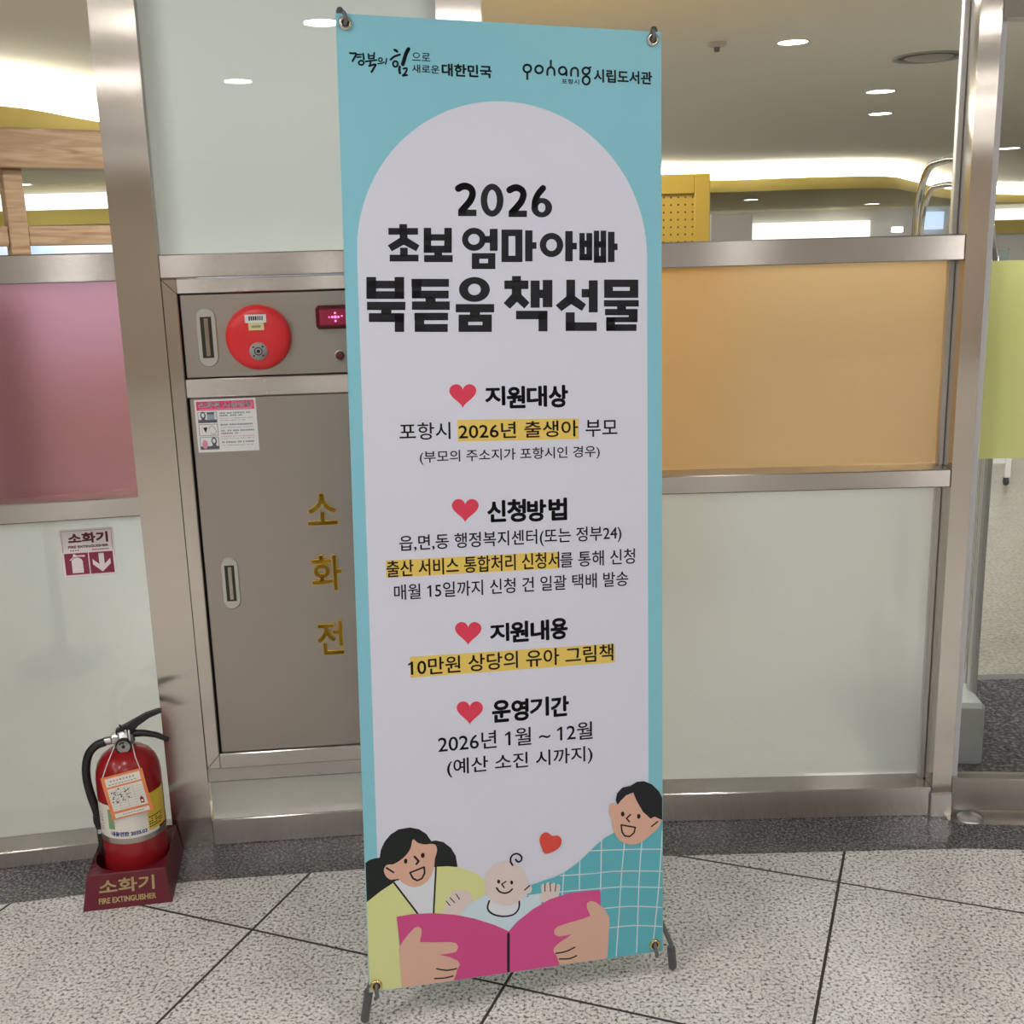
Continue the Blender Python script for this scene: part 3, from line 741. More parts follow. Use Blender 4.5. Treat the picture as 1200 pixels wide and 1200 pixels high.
ex = empty('fire_extinguisher', (-0.942, -0.2035, 0.0125), math.radians(12), label='red fire extinguisher with black hose standing in the red floor stand', cat='fire extinguisher')
EXRED = mat('extinguisher red', (0.36, 0.013, 0.018, 1), 0.22)
R0 = 0.0745
mb = MB()
mb.lathe([(0.0, 0.0), (0.066, 0.0), (0.0735, 0.006), (R0, 0.014), (R0, 0.262), (0.0727, 0.280), (0.067, 0.298), (0.056, 0.314), (0.041, 0.325), (0.026, 0.331), (0.022, 0.336), (0.022, 0.341), (0.0, 0.341)], EXRED, 48)
mb.build('cylinder', ex)
LABW = mat('label white', alb(200, 196, 188), 0.35); LABY = mat('label yellow', alb(214, 176, 62), 0.4); BLUEINK = mat('blue ink', (0.03, 0.05, 0.3, 1), 0.5); LABG = mat('label green', (0.25, 0.4, 0.2, 1), 0.5); SILV = mat('silver band', (0.5, 0.46, 0.42, 1), 0.3, 0.9); ORG = mat('orange card', alb(228, 118, 72), 0.45)
F = -math.pi / 2
def wrap(r_): return lambda p: Vector((r_ * math.sin(p.x / r_), -r_ * math.cos(p.x / r_), p.z))
mb = MB()
def band(x0, x1, z0, z1, m, r_, z1r=None, seg=14):
    vs, fs = [], []
    for k in range(seg + 1):
        x = x0 + (x1 - x0) * k / seg
        t_ = wrap(r_)
        zt = z1 if z1r is None else z1 + (z1r - z1) * k / seg
        vs += [t_(Vector((x, 0, z0))), t_(Vector((x, 0, zt)))]
    for k in range(seg): fs.append((2 * k, 2 * k + 2, 2 * k + 3, 2 * k + 1))
    mb.add(vs, fs, m, True)
HC = math.pi * R0
band(-HC, HC, 0.118, 0.135, SILV, R0 + 0.0004, seg=48)
band(-0.095, 0.075, 0.132, 0.215, LABW, R0 + 0.0006, seg=30)
band(0.045, 0.105, 0.140, 0.232, LABY, R0 + 0.0007)
band(-0.050, -0.034, 0.155, 0.205, LABG, R0 + 0.0008)
letter(mb, '내용연한 2035.03', -0.045, 0.138, 0.040, 0.150, BLUEINK, 0.05, 0, wrap(R0 + 0.0009))
random.seed(5)
for z in (0.147, 0.153, 0.159, 0.165, 0.171):
    for k in range(7):
        if random.random() > 0.2: band(0.047 + k * 0.006, 0.0515 + k * 0.006, z, z + 0.003, INK, R0 + 0.0009, seg=1)
for z in (0.148, 0.155, 0.162, 0.17, 0.178, 0.186):
    for k in range(4):
        if random.random() > 0.3: band(-0.09 + k * 0.0055, -0.0862 + k * 0.0055, z, z + 0.0025, GREYINK, R0 + 0.0009, seg=1)
mb.build('label_band', ex, label='white and yellow product label')
# inspection card in a clear sleeve, leaning on the cylinder
cd = MB()
def card(p):      # card frame: x right, z up, origin at the top middle of the card
    a = math.radians(9)
    x, z = p.x * math.cos(a) - p.z * math.sin(a), p.x * math.sin(a) + p.z * math.cos(a)
    zz = 0.298 + z
    lean = 0.0 if zz < 0.262 else (zz - 0.262) * 0.12
    return Vector((x - 0.004, -0.0785 + lean + p.y, zz))
def cq(x0, x1, z0, z1, m, y=0.0):
    nx, nz_ = 3, 8
    vs, fs = [], []
    for j in range(nz_ + 1):
        for i in range(nx + 1): vs.append(card(Vector((0.96 * (x0 + (x1 - x0) * i / nx), y, 0.84 * (z0 + (z1 - z0) * j / nz_)))))
    for j in range(nz_):
        for i in range(nx): fs.append((j * (nx + 1) + i, j * (nx + 1) + i + 1, (j + 1) * (nx + 1) + i + 1, (j + 1) * (nx + 1) + i))
    cd.add(vs, fs, m)
CW = 0.047
cq(-0.049, 0.049, -0.128, 0.0, ORG)
cq(-0.041, 0.041, -0.030, -0.006, LABW, -0.0006); cq(-0.041, 0.041, -0.104, -0.035, LABW, -0.0006); cq(-0.041, 0.041, -0.124, -0.111, LABW, -0.0006)
random.seed(21)
for k in range(8): cq(-0.03 + k * 0.0075, -0.026 + k * 0.0075, -0.0165, -0.0135, PINKINK if k == 2 else GREYINK, -0.001)
for k in range(9): cq(-0.035 + k * 0.0075, -0.030 + k * 0.0075, -0.0255, -0.0237, GREYINK, -0.001)
for r_ in range(8): cq(-0.039, 0.039, -0.044 - r_ * 0.0078, -0.0436 - r_ * 0.0078, GREYINK, -0.0009)
for x in (-0.021, -0.002, 0.017): cq(x, x + 0.0004, -0.102, -0.037, GREYINK, -0.0009)
for k in range(34):
    x = random.uniform(-0.038, 0.012); z = random.uniform(-0.082, -0.042); w_ = random.uniform(0.0015, 0.0035)
    cq(x, x + w_, z, z + w_ * random.uniform(0.7, 1.5), INK, -0.001)
cq(0.0255, 0.0345, -0.098, -0.082, EXRED, -0.001); cq(0.0275, 0.0325, -0.094, -0.088, LABW, -0.0014); cq(0.028, 0.032, -0.082, -0.078, BLACK, -0.001)
for k in range(8): cq(-0.022 + k * 0.0065, -0.0175 + k * 0.0065, -0.1185, -0.1165, GREYINK, -0.001)
cdo = cd.build('inspection_card', ex, label='orange inspection card')
CORD = mat('clear cord', (0.8, 0.8, 0.8, 1), 0.2)
for sx in (-1, 1):
    mb = MB(); p0 = card(Vector((sx * CW * 0.9, 0, 0.0))); mb.tube([p0, (p0 + Vector((sx * 0.020, -0.028, 0.345))) * 0.5 + Vector((0, -0.012, 0.004)), (sx * 0.020, -0.026, 0.345)], 0.0012, CORD, 6); mb.build('card_strap', ex)
# valve, gauge, levers, hose
mb = MB()
mb.lathe([(0.021, 0.336), (0.023, 0.340), (0.023, 0.352), (0.017, 0.356), (0.017, 0.372), (0.0, 0.374)], ALU, 24)
mb.bbox(-0.030, 0.02, -0.013, 0.013, 0.343, 0.366, ALU, 0.004)
mb.build('valve', ex)
gf = lambda p: Vector((p.x, -0.024 - p.z, 0.3425 + p.y))
mb = MB(); mb.lathe([(0.0, -0.006), (0.0185, -0.006), (0.0185, 0.006), (0.0155, 0.0075), (0.0150, 0.005)], mat('dark bezel', (0.06, 0.06, 0.06, 1), 0.25, 0.7), 28, gf)
mb.lathe([(0.0150, 0.005), (0.0, 0.005)], mat('gauge face', (0.38, 0.38, 0.37, 1), 0.3), 28, gf)
for a0_, a1_, m in ((0.5, 1.2, LABG), (1.3, 2.6, BLACK)): mb.lathe([(0.0085, 0.0053), (0.0125, 0.0053)], m, 10, gf, a0=a0_, a1=a1_)
mb.lathe([(0.0, 0.0058), (0.004, 0.0058), (0.004, 0.005)], BLACK, 12, gf)
mb.box(-0.0009, 0.0009, -0.0299, -0.0295, 0.3425, 0.354, BLACK)
mb.build('pressure_gauge', ex)
mb = MB()
def lever(pts, hy, m):
    mb.prism([(p[0], p[1]) for p in pts], -hy, hy, m)
lever([(-0.016, 0.358), (-0.018, 0.376), (0.010, 0.389), (0.052, 0.409), (0.082, 0.4165), (0.0915, 0.415), (0.0905, 0.409), (0.062, 0.399), (0.034, 0.381), (0.018, 0.362)], 0.010, BLACK)
mb.build('squeeze_lever', ex, bevel=0.003)
mb = MB(); mb.tube([(0.0, 0, 0.358), (0.018, 0, 0.362), (0.045, 0, 0.360), (0.072, 0, 0.352), (0.100, 0, 0.336)], [0.010, 0.0095, 0.008, 0.007, 0.006], BLACK, 12); mb.build('carry_handle', ex)
mb = MB(); mb.tube([(0.012, -0.014, 0.381), (0.022, -0.018, 0.368), (0.026, -0.018, 0.352), (0.018, -0.016, 0.344), (0.012, -0.014, 0.356), (0.012, -0.014, 0.381)], 0.0012, BLACK, 6)
mb.tube([(0.006, -0.0145, 0.376), (0.006, 0.0145, 0.376)], 0.003, CHROME, 8); mb.tube([(0.014, -0.016, 0.378), (0.015, -0.019, 0.352)], 0.0022, PAPER, 6); mb.tube([(0.002, -0.012, 0.372), (-0.006, -0.012, 0.392)], 0.002, BLACK, 6); mb.build('safety_pin', ex)
mb = MB()
mb.tube([(-0.0230, 0, 0.3510), (-0.0470, 0, 0.3500)], 0.0098, ALU, 16); mb.tube([(-0.0370, 0, 0.3505), (-0.0330, 0, 0.3505)], 0.0104, ALU, 16)
mb.build('hose_coupling', ex)
path = smooth_open([(-0.0430, 0, 0.3500), (-0.0630, -0.002, 0.3440), (-0.0810, -0.004, 0.3260), (-0.0910, -0.006, 0.2960), (-0.0930, -0.006, 0.2580), (-0.0880, -0.006, 0.2180), (-0.0800, -0.006, 0.1780), (-0.0765, -0.006, 0.1460)], 5)
hose3 = []
src = [(-0.0430, 0, 0.3500), (-0.0630, -0.002, 0.3440), (-0.0810, -0.004, 0.3260), (-0.0910, -0.006, 0.2960), (-0.0930, -0.006, 0.2580), (-0.0880, -0.006, 0.2180), (-0.0800, -0.006, 0.1780), (-0.0765, -0.006, 0.1460)]
hose3 = [(p[0], -0.006, p[1]) for p in smooth_open([(q[0], q[2]) for q in src], 6)]
mb = MB(); mb.tube(hose3, 0.0098, BLACK, 16); mb.build('hose', ex)
mb = MB(); mb.tube([(-0.0795, -0.006, 0.1680), (-0.0775, -0.006, 0.1540), (-0.0765, -0.006, 0.1430), (-0.0760, -0.006, 0.1340)], [0.0105, 0.013, 0.0115, 0.0098], BLACK, 16)
mb.tube([(-0.0760, -0.006, 0.1350), (-0.0755, -0.006, 0.1220)], 0.0092, ALU, 16)
mb.tube([(-0.0755, -0.006, 0.1230), (-0.0745, -0.006, 0.0960), (-0.0735, -0.006, 0.0670), (-0.0733, -0.006, 0.0650)], [0.0092, 0.0098, 0.0105, 0.008], BLACK, 16); mb.build('nozzle', ex)

# ================================================================ the X-frame banner
Rv, Uv, Nv = Vector((0.97116244, 0.23580493, -0.0352074)), Vector((0.00934756, 0.10989845, 0.99389886)), Vector((0.23823549, -0.96556634, 0.10452505))
Cb = Vector((-0.0178, -0.7061, 0.07))
MX = Matrix.Identity(4)
for i in range(3): MX[i][0], MX[i][1], MX[i][2], MX[i][3] = Rv[i], -Nv[i], Uv[i], Cb[i]
xb = empty('x_banner', matrix=MX, label='tall pale blue and white printed banner on an X-frame stand', cat='banner stand')
INKM = dict(
    teal=alb(125, 180, 188), white=alb(200, 198, 205), ink=(0.012, 0.014, 0.018, 1), ink7=(0.010, 0.02, 0.035, 1), black=(0.012, 0.012, 0.014, 1),
    hl=(1.0, 0.70, 0.15, 1), heart=alb(205, 58, 78), heart2=alb(204, 72, 60), hairM=(0.014, 0.02, 0.018, 1), hairF=(0.017, 0.018, 0.022, 1),
    coat=alb(200, 200, 134), shirtW=alb(208, 210, 220), skinM=alb(212, 160, 135), skinB=alb(214, 188, 176), hand=alb(201, 160, 137),
    shirtF=alb(88, 164, 170), check=alb(212, 224, 226), baby=alb(188, 203, 220), book=alb(192, 72, 122), book2=alb(196, 74, 126))
PM = {k: mat('print ' + k, (v[0] * 0.86, v[1] * 0.90, min(0.95, v[2] * 0.985), 1), 0.42, Specular_IOR_Level=0.3) for k, v in INKM.items()}
HB, VB = 0.2985, 1.798
def clampuv(p): return (max(-HB, min(HB, p[0])), max(0.0015, min(VB, p[1])))

PRINT_TEXT = [
    ('지', -0.0487, 1.1166, -0.0101, 1.153, 0.04),
    ('원', -0.0076, 1.1107, 0.0288, 1.1523, 0.04),
    ('대', 0.0309, 1.1122, 0.0707, 1.1525, 0.04),
    ('상', 0.0734, 1.1103, 0.1119, 1.1528, 0.04),
    ('신', -0.049, 0.8983, -0.0126, 0.9397, 0.04),
    ('청', -0.0105, 0.8965, 0.0263, 0.9406, 0.04),
    ('방', 0.0279, 0.8957, 0.066, 0.938, 0.04),
    ('법', 0.0703, 0.8959, 0.1072, 0.9394, 0.04),
    ('지', -0.0485, 0.6688, -0.0106, 0.7044, 0.04),
    ('원', -0.0095, 0.6649, 0.0278, 0.706, 0.04),
    ('내', 0.0311, 0.6646, 0.0686, 0.7053, 0.04),
    ('용', 0.0708, 0.6644, 0.1055, 0.7069, 0.04),
    ('운', -0.0476, 0.5103, -0.0105, 0.5546, 0.04),
    ('영', -0.0094, 0.5097, 0.0253, 0.5536, 0.04),
    ('기', 0.0271, 0.5151, 0.0659, 0.5536, 0.04),
    ('간', 0.0693, 0.5113, 0.1062, 0.5523, 0.04),
    ('포항시', -0.2102, 1.0571, -0.1153, 1.089, 0.01),
    ('2026년 출생아', -0.1002, 1.0551, 0.131, 1.0863, 0.014),
    ('부모', 0.1455, 1.0532, 0.2093, 1.0856, 0.01),
    ('(부모의 주소지가 포항시인 경우)', -0.174, 1.0112, 0.1736, 1.0368, 0.01),
    ('읍,면,동 행정복지센터(또는 정부24)', -0.2162, 0.8481, 0.2161, 0.8816, 0.01),
    ('출산 서비스 통합처리 신청서', -0.2415, 0.8047, 0.0904, 0.8363, 0.014),
    ('를 통해 신청', 0.092, 0.804, 0.2436, 0.8343, 0.01),
    ('매월 15일까지 신청 건 일괄 택배 발송', -0.2288, 0.7611, 0.2294, 0.7905, 0.01),
    ('10만원 상당의 유아 그림책', -0.2016, 0.6147, 0.1979, 0.6481, 0.014),
    ('2026년 1월 ~ 12월', -0.1536, 0.4607, 0.1538, 0.4962, 0.01),
    ('(예산 소진 시까지)', -0.1376, 0.4108, 0.1533, 0.4473, 0.01),
    ('으로', -0.1682, 1.7272, -0.1356, 1.7412, 0.01),
    ('새로운', -0.1688, 1.7064, -0.1195, 1.721, 0.015),
    ('대한민국', -0.1157, 1.7031, -0.0241, 1.7252, 0.035),
    ('포항시', 0.1063, 1.6991, 0.1397, 1.7085, 0.015),
    ('시립도서관', 0.1679, 1.7047, 0.2818, 1.7282, 0.03),
]
PRINT_TITLE = [
    ([(-0.0905,1.5085),(-0.0831,1.5122),(-0.0757,1.5129),(-0.0672,1.509),(-0.0641,1.4999),(-0.0684,1.4882),(-0.0774,1.4775),(-0.0854,1.4691)],('s', 0.01238, 1)),
    ([(-0.0908,1.4708),(-0.0582,1.4713),(-0.0585,1.4611),(-0.0911,1.4605)],'p'),
    ([(-0.0068,1.4896),(-0.0074,1.4831),(-0.0091,1.4768),(-0.0118,1.4712),(-0.0153,1.4664),(-0.0194,1.4629),(-0.024,1.4606),(-0.0288,1.4598),(-0.0335,1.4604),(-0.038,1.4625),(-0.042,1.466),(-0.0453,1.4706),(-0.0477,1.4761),(-0.0491,1.4823),(-0.0495,1.4888),(-0.0489,1.4953),(-0.0472,1.5015),(-0.0445,1.5071),(-0.041,1.5118),(-0.0369,1.5154),(-0.0324,1.5177),(-0.0276,1.5185),(-0.0229,1.5179),(-0.0184,1.5158),(-0.0144,1.5124),(-0.0111,1.5078),(-0.0087,1.5023),(-0.0072,1.4961),(-0.0193,1.4894),(-0.0196,1.4853),(-0.0203,1.4814),(-0.0215,1.4778),(-0.0229,1.4749),(-0.0247,1.4727),(-0.0266,1.4713),(-0.0286,1.4708),(-0.0306,1.4712),(-0.0324,1.4725),(-0.0341,1.4747),(-0.0354,1.4776),(-0.0364,1.4811),(-0.037,1.4849),(-0.0371,1.489),(-0.0368,1.4931),(-0.0361,1.497),(-0.0349,1.5005),(-0.0335,1.5034),(-0.0317,1.5057),(-0.0298,1.5071),(-0.0278,1.5076),(-0.0259,1.5072),(-0.024,1.5058),(-0.0224,1.5037),(-0.021,1.5008),(-0.02,1.4973),(-0.0194,1.4935)],'r'),
    ([(-0.1987,1.4436),(-0.1859,1.4438),(-0.1864,1.4263),(-0.1992,1.4262)],'p'),
    ([(-0.2186,1.4364),(-0.1663,1.4371),(-0.1666,1.4266),(-0.2189,1.4259)],'p'),
    ([(-0.1985,1.4021),(-0.1859,1.4022),(-0.1863,1.3878),(-0.1989,1.3877)],'p'),
    ([(-0.2177,1.3896),(-0.1667,1.3901),(-0.167,1.3793),(-0.218,1.3789)],'p'),
    ([(-0.1986,1.4271),(-0.1857,1.4272),(-0.1854,1.4176),(-0.1929,1.4088),(-0.1989,1.4174)],'p'),
    ([(-0.1979,1.4201),(-0.1905,1.4097),(-0.2139,1.397),(-0.2204,1.4064)],'p'),
    ([(-0.1862,1.4202),(-0.1941,1.4096),(-0.1703,1.3974),(-0.1646,1.407)],'p'),
    ([(-0.1547,1.4376),(-0.1424,1.4378),(-0.1435,1.3948),(-0.1559,1.3947)],'p'),
    ([(-0.1172,1.4381),(-0.1044,1.4383),(-0.1055,1.3952),(-0.1183,1.3951)],'p'),
    ([(-0.155,1.4264),(-0.1047,1.427),(-0.1049,1.4168),(-0.1553,1.4162)],'p'),
    ([(-0.1556,1.4062),(-0.1052,1.4067),(-0.1055,1.3952),(-0.1559,1.3947)],'p'),
    ([(-0.1365,1.3961),(-0.1234,1.3963),(-0.1236,1.3883),(-0.1368,1.3882)],'p'),
    ([(-0.1553,1.3894),(-0.1039,1.3899),(-0.1042,1.3787),(-0.1556,1.3783)],'p'),
    ([(-0.0412,1.4193),(-0.0418,1.4147),(-0.0436,1.4103),(-0.0463,1.4063),(-0.0499,1.403),(-0.0542,1.4005),(-0.0589,1.399),(-0.0639,1.3984),(-0.0688,1.3989),(-0.0735,1.4004),(-0.0776,1.4028),(-0.0811,1.406),(-0.0836,1.4099),(-0.0852,1.4142),(-0.0856,1.4188),(-0.0849,1.4233),(-0.0832,1.4277),(-0.0805,1.4316),(-0.0769,1.4349),(-0.0727,1.4374),(-0.0679,1.439),(-0.063,1.4396),(-0.0581,1.4391),(-0.0534,1.4377),(-0.0492,1.4353),(-0.0458,1.4321),(-0.0432,1.4282),(-0.0416,1.4239),(-0.0529,1.4191),(-0.0532,1.417),(-0.054,1.415),(-0.0553,1.4131),(-0.057,1.4116),(-0.059,1.4104),(-0.0613,1.4097),(-0.0636,1.4094),(-0.066,1.4096),(-0.0682,1.4103),(-0.0702,1.4115),(-0.0718,1.4129),(-0.073,1.4148),(-0.0738,1.4168),(-0.074,1.4189),(-0.0737,1.421),(-0.0728,1.4231),(-0.0715,1.4249),(-0.0698,1.4264),(-0.0678,1.4276),(-0.0656,1.4283),(-0.0632,1.4286),(-0.0609,1.4284),(-0.0587,1.4277),(-0.0567,1.4266),(-0.055,1.4251),(-0.0538,1.4233),(-0.0531,1.4213)],'r'),
    ([(-0.0453,1.4246),(-0.0314,1.4247),(-0.0316,1.4137),(-0.0456,1.4135)],'p'),
    ([(-0.033,1.4375),(-0.0194,1.4377),(-0.0201,1.3995),(-0.0337,1.3994)],'p'),
    ([(-0.0673,1.3937),(-0.0245,1.3941),(-0.0247,1.3852),(-0.0675,1.3848)],'p'),
    ([(-0.0677,1.3757),(-0.0249,1.376),(-0.025,1.3667),(-0.0679,1.3665)],'p'),
    ([(-0.0675,1.3848),(-0.0545,1.3849),(-0.0547,1.3758),(-0.0677,1.3757)],'p'),
    ([(-0.0372,1.3851),(-0.0247,1.3852),(-0.0249,1.376),(-0.0374,1.376)],'p'),
    ([(-0.011,1.4366),(0.0274,1.4371),(0.0272,1.4264),(-0.0112,1.4259)],'p'),
    ([(-0.0119,1.3896),(0.0266,1.3899),(0.0264,1.3796),(-0.0121,1.3794)],'p'),
    ([(-0.0112,1.4259),(0.001,1.426),(0.0003,1.3897),(-0.0119,1.3896)],'p'),
    ([(0.0149,1.4262),(0.0272,1.4264),(0.0266,1.3899),(0.0143,1.3898)],'p'),
    ([(0.0336,1.4358),(0.0465,1.4359),(0.0456,1.381),(0.0327,1.3809)],'p'),
    ([(0.0456,1.4145),(0.0537,1.4146),(0.0536,1.4038),(0.0454,1.4037)],'p'),
    ([(0.1057,1.4107),(0.1051,1.4057),(0.1033,1.4011),(0.1006,1.3968),(0.0969,1.3933),(0.0926,1.3906),(0.0878,1.389),(0.0827,1.3884),(0.0777,1.3889),(0.073,1.3905),(0.0687,1.3931),(0.0652,1.3965),(0.0626,1.4007),(0.061,1.4053),(0.0605,1.4102),(0.0611,1.4151),(0.0629,1.4198),(0.0656,1.424),(0.0692,1.4275),(0.0735,1.4302),(0.0783,1.4318),(0.0834,1.4325),(0.0884,1.432),(0.0931,1.4304),(0.0974,1.4278),(0.1009,1.4244),(0.1036,1.4202),(0.1052,1.4156),(0.0934,1.4105),(0.0931,1.4081),(0.0923,1.4058),(0.091,1.4038),(0.0894,1.402),(0.0874,1.4007),(0.0852,1.3999),(0.0829,1.3996),(0.0806,1.3998),(0.0784,1.4006),(0.0765,1.4019),(0.0749,1.4036),(0.0737,1.4056),(0.0729,1.4079),(0.0727,1.4103),(0.073,1.4127),(0.0738,1.415),(0.0751,1.4171),(0.0767,1.4188),(0.0787,1.4201),(0.0809,1.421),(0.0832,1.4213),(0.0855,1.421),(0.0877,1.4203),(0.0896,1.419),(0.0912,1.4173),(0.0924,1.4152),(0.0932,1.413)],'r'),
    ([(0.1104,1.4355),(0.1237,1.4357),(0.1231,1.3816),(0.1098,1.3815)],'p'),
    ([(0.1231,1.4143),(0.1314,1.4144),(0.1313,1.4035),(0.123,1.4034)],'p'),
    ([(0.1378,1.4323),(0.1471,1.4324),(0.1466,1.3836),(0.1373,1.3835)],'p'),
    ([(0.1514,1.4324),(0.1617,1.4326),(0.1612,1.3837),(0.1509,1.3836)],'p'),
    ([(0.1376,1.4186),(0.1615,1.4189),(0.1614,1.408),(0.1375,1.4077)],'p'),
    ([(0.1374,1.3941),(0.1613,1.3943),(0.1612,1.3837),(0.1373,1.3835)],'p'),
    ([(0.166,1.437),(0.1753,1.4371),(0.1748,1.3794),(0.1654,1.3793)],'p'),
    ([(0.1792,1.4372),(0.189,1.4373),(0.1886,1.3795),(0.1788,1.3794)],'p'),
    ([(0.1658,1.4177),(0.1889,1.4179),(0.1888,1.4073),(0.1657,1.4071)],'p'),
    ([(0.1656,1.3907),(0.1886,1.3909),(0.1886,1.3795),(0.1654,1.3793)],'p'),
    ([(0.1937,1.4353),(0.2055,1.4355),(0.2051,1.3809),(0.1933,1.3808)],'p'),
    ([(0.2049,1.4139),(0.2114,1.414),(0.2114,1.403),(0.2049,1.4029)],'p'),
    ([(0.0048,1.5079),(0.0123,1.5116),(0.0198,1.5123),(0.0282,1.5081),(0.0309,1.4996),(0.0269,1.4883),(0.0177,1.4771),(0.0093,1.4684)],('s', 0.01238, 1)),
    ([(0.003,1.4706),(0.0364,1.4712),(0.0363,1.4608),(0.0028,1.4603)],'p'),
    ([(0.0685,1.5127),(0.0593,1.5025),(0.053,1.4902),(0.0517,1.4795)],('s', 0.0116, 1)),
    ([(0.0853,1.478),(0.0848,1.474),(0.0832,1.4703),(0.0808,1.4669),(0.0776,1.4641),(0.0738,1.4619),(0.0695,1.4606),(0.0651,1.4601),(0.0606,1.4604),(0.0564,1.4617),(0.0527,1.4637),(0.0496,1.4664),(0.0473,1.4697),(0.0459,1.4734),(0.0454,1.4773),(0.046,1.4812),(0.0475,1.4849),(0.0499,1.4882),(0.0531,1.4911),(0.0569,1.4932),(0.0611,1.4946),(0.0656,1.4951),(0.07,1.4948),(0.0742,1.4936),(0.078,1.4916),(0.0811,1.4888),(0.0834,1.4856),(0.0849,1.4819),(0.0726,1.4777),(0.0723,1.4759),(0.0718,1.4742),(0.0709,1.4726),(0.0697,1.4712),(0.0684,1.4702),(0.0668,1.4696),(0.0652,1.4694),(0.0636,1.4696),(0.0621,1.4701),(0.0607,1.4711),(0.0596,1.4724),(0.0588,1.4739),(0.0583,1.4757),(0.0581,1.4775),(0.0583,1.4793),(0.0589,1.4811),(0.0598,1.4826),(0.0609,1.484),(0.0623,1.485),(0.0638,1.4856),(0.0655,1.4858),(0.0671,1.4857),(0.0686,1.4851),(0.0699,1.4841),(0.0711,1.4828),(0.0719,1.4813),(0.0724,1.4796)],'r'),
    ([(-0.2607,1.3503),(-0.2444,1.3503),(-0.2456,1.3132),(-0.2619,1.3132)],'p'),
    ([(-0.21,1.3505),(-0.1938,1.3505),(-0.1948,1.3132),(-0.2111,1.3132)],'p'),
    ([(-0.2609,1.3437),(-0.194,1.3439),(-0.1943,1.3314),(-0.2613,1.3313)],'p'),
    ([(-0.2605,1.3253),(-0.1945,1.3253),(-0.1949,1.3128),(-0.2609,1.3128)],'p'),
    ([(-0.2611,1.3066),(-0.1928,1.3065),(-0.1932,1.2929),(-0.2615,1.2931)],'p'),
    ([(-0.236,1.2941),(-0.2185,1.294),(-0.2188,1.2849),(-0.2362,1.285)],'p'),
    ([(-0.2583,1.2865),(-0.1956,1.2863),(-0.196,1.2716),(-0.2587,1.272)],'p'),
    ([(-0.2115,1.2863),(-0.1956,1.2863),(-0.1966,1.2539),(-0.2125,1.2541)],'p'),
    ([(-0.1794,1.3472),(-0.112,1.3474),(-0.1124,1.3346),(-0.1798,1.3344)],'p'),
    ([(-0.1788,1.3472),(-0.1626,1.3472),(-0.1635,1.3136),(-0.1797,1.3136)],'p'),
    ([(-0.1783,1.3264),(-0.113,1.3264),(-0.1133,1.3136),(-0.1787,1.3136)],'p'),
    ([(-0.1547,1.3152),(-0.1374,1.3152),(-0.1377,1.305),(-0.155,1.3051)],'p'),
    ([(-0.1797,1.3071),(-0.1116,1.307),(-0.1119,1.2931),(-0.1801,1.2933)],'p'),
    ([(-0.1759,1.2868),(-0.115,1.2866),(-0.1153,1.2743),(-0.1762,1.2746)],'p'),
    ([(-0.1753,1.2868),(-0.159,1.2867),(-0.1599,1.2537),(-0.1762,1.2538)],'p'),
    ([(-0.1748,1.2668),(-0.1161,1.2665),(-0.1165,1.2534),(-0.1752,1.2538)],'p'),
    ([(-0.0355,1.3292),(-0.0363,1.3242),(-0.0385,1.3194),(-0.0421,1.3151),(-0.0468,1.3115),(-0.0523,1.3088),(-0.0585,1.3071),(-0.065,1.3066),(-0.0714,1.3072),(-0.0775,1.3088),(-0.0829,1.3115),(-0.0874,1.3151),(-0.0907,1.3194),(-0.0927,1.3241),(-0.0933,1.3291),(-0.0925,1.3341),(-0.0902,1.3389),(-0.0867,1.3431),(-0.0821,1.3467),(-0.0766,1.3494),(-0.0704,1.3511),(-0.064,1.3517),(-0.0576,1.3511),(-0.0515,1.3495),(-0.046,1.3468),(-0.0415,1.3433),(-0.0381,1.339),(-0.0361,1.3342),(-0.0526,1.3292),(-0.0529,1.3269),(-0.0538,1.3247),(-0.0553,1.3228),(-0.0572,1.3211),(-0.0595,1.3199),(-0.062,1.3192),(-0.0647,1.3189),(-0.0673,1.3192),(-0.0698,1.3199),(-0.0721,1.3211),(-0.0739,1.3228),(-0.0753,1.3247),(-0.0761,1.3269),(-0.0764,1.3291),(-0.076,1.3314),(-0.0751,1.3336),(-0.0736,1.3355),(-0.0717,1.3371),(-0.0694,1.3384),(-0.0669,1.3391),(-0.0643,1.3394),(-0.0616,1.3391),(-0.0591,1.3384),(-0.0569,1.3372),(-0.055,1.3356),(-0.0536,1.3336),(-0.0528,1.3315)],'r'),
    ([(-0.0994,1.3023),(-0.0285,1.3022),(-0.0288,1.2884),(-0.0998,1.2886)],'p'),
    ([(-0.0732,1.2895),(-0.0555,1.2895),(-0.0557,1.2802),(-0.0734,1.2803)],'p'),
    ([(-0.0946,1.2834),(-0.0334,1.2832),(-0.0336,1.2712),(-0.0949,1.2715)],'p'),
    ([(-0.095,1.2643),(-0.0338,1.264),(-0.034,1.2528),(-0.0953,1.2532)],'p'),
    ([(-0.0949,1.2715),(-0.0779,1.2714),(-0.078,1.2642),(-0.095,1.2643)],'p'),
    ([(-0.0501,1.2713),(-0.0336,1.2712),(-0.0338,1.264),(-0.0503,1.2641)],'p'),
    ([(0.0073,1.353),(0.0231,1.3531),(0.0229,1.3428),(0.0071,1.3427)],'p'),
    ([(-0.0073,1.3449),(0.0371,1.345),(0.0368,1.3307),(-0.0076,1.3306)],'p'),
    ([(0.0426,1.345),(0.0588,1.3451),(0.0581,1.2965),(0.0418,1.2965)],'p'),
    ([(0.0658,1.3462),(0.0833,1.3462),(0.0826,1.2975),(0.0651,1.2975)],'p'),
    ([(0.0581,1.3285),(0.0662,1.3285),(0.066,1.3142),(0.0579,1.3142)],'p'),
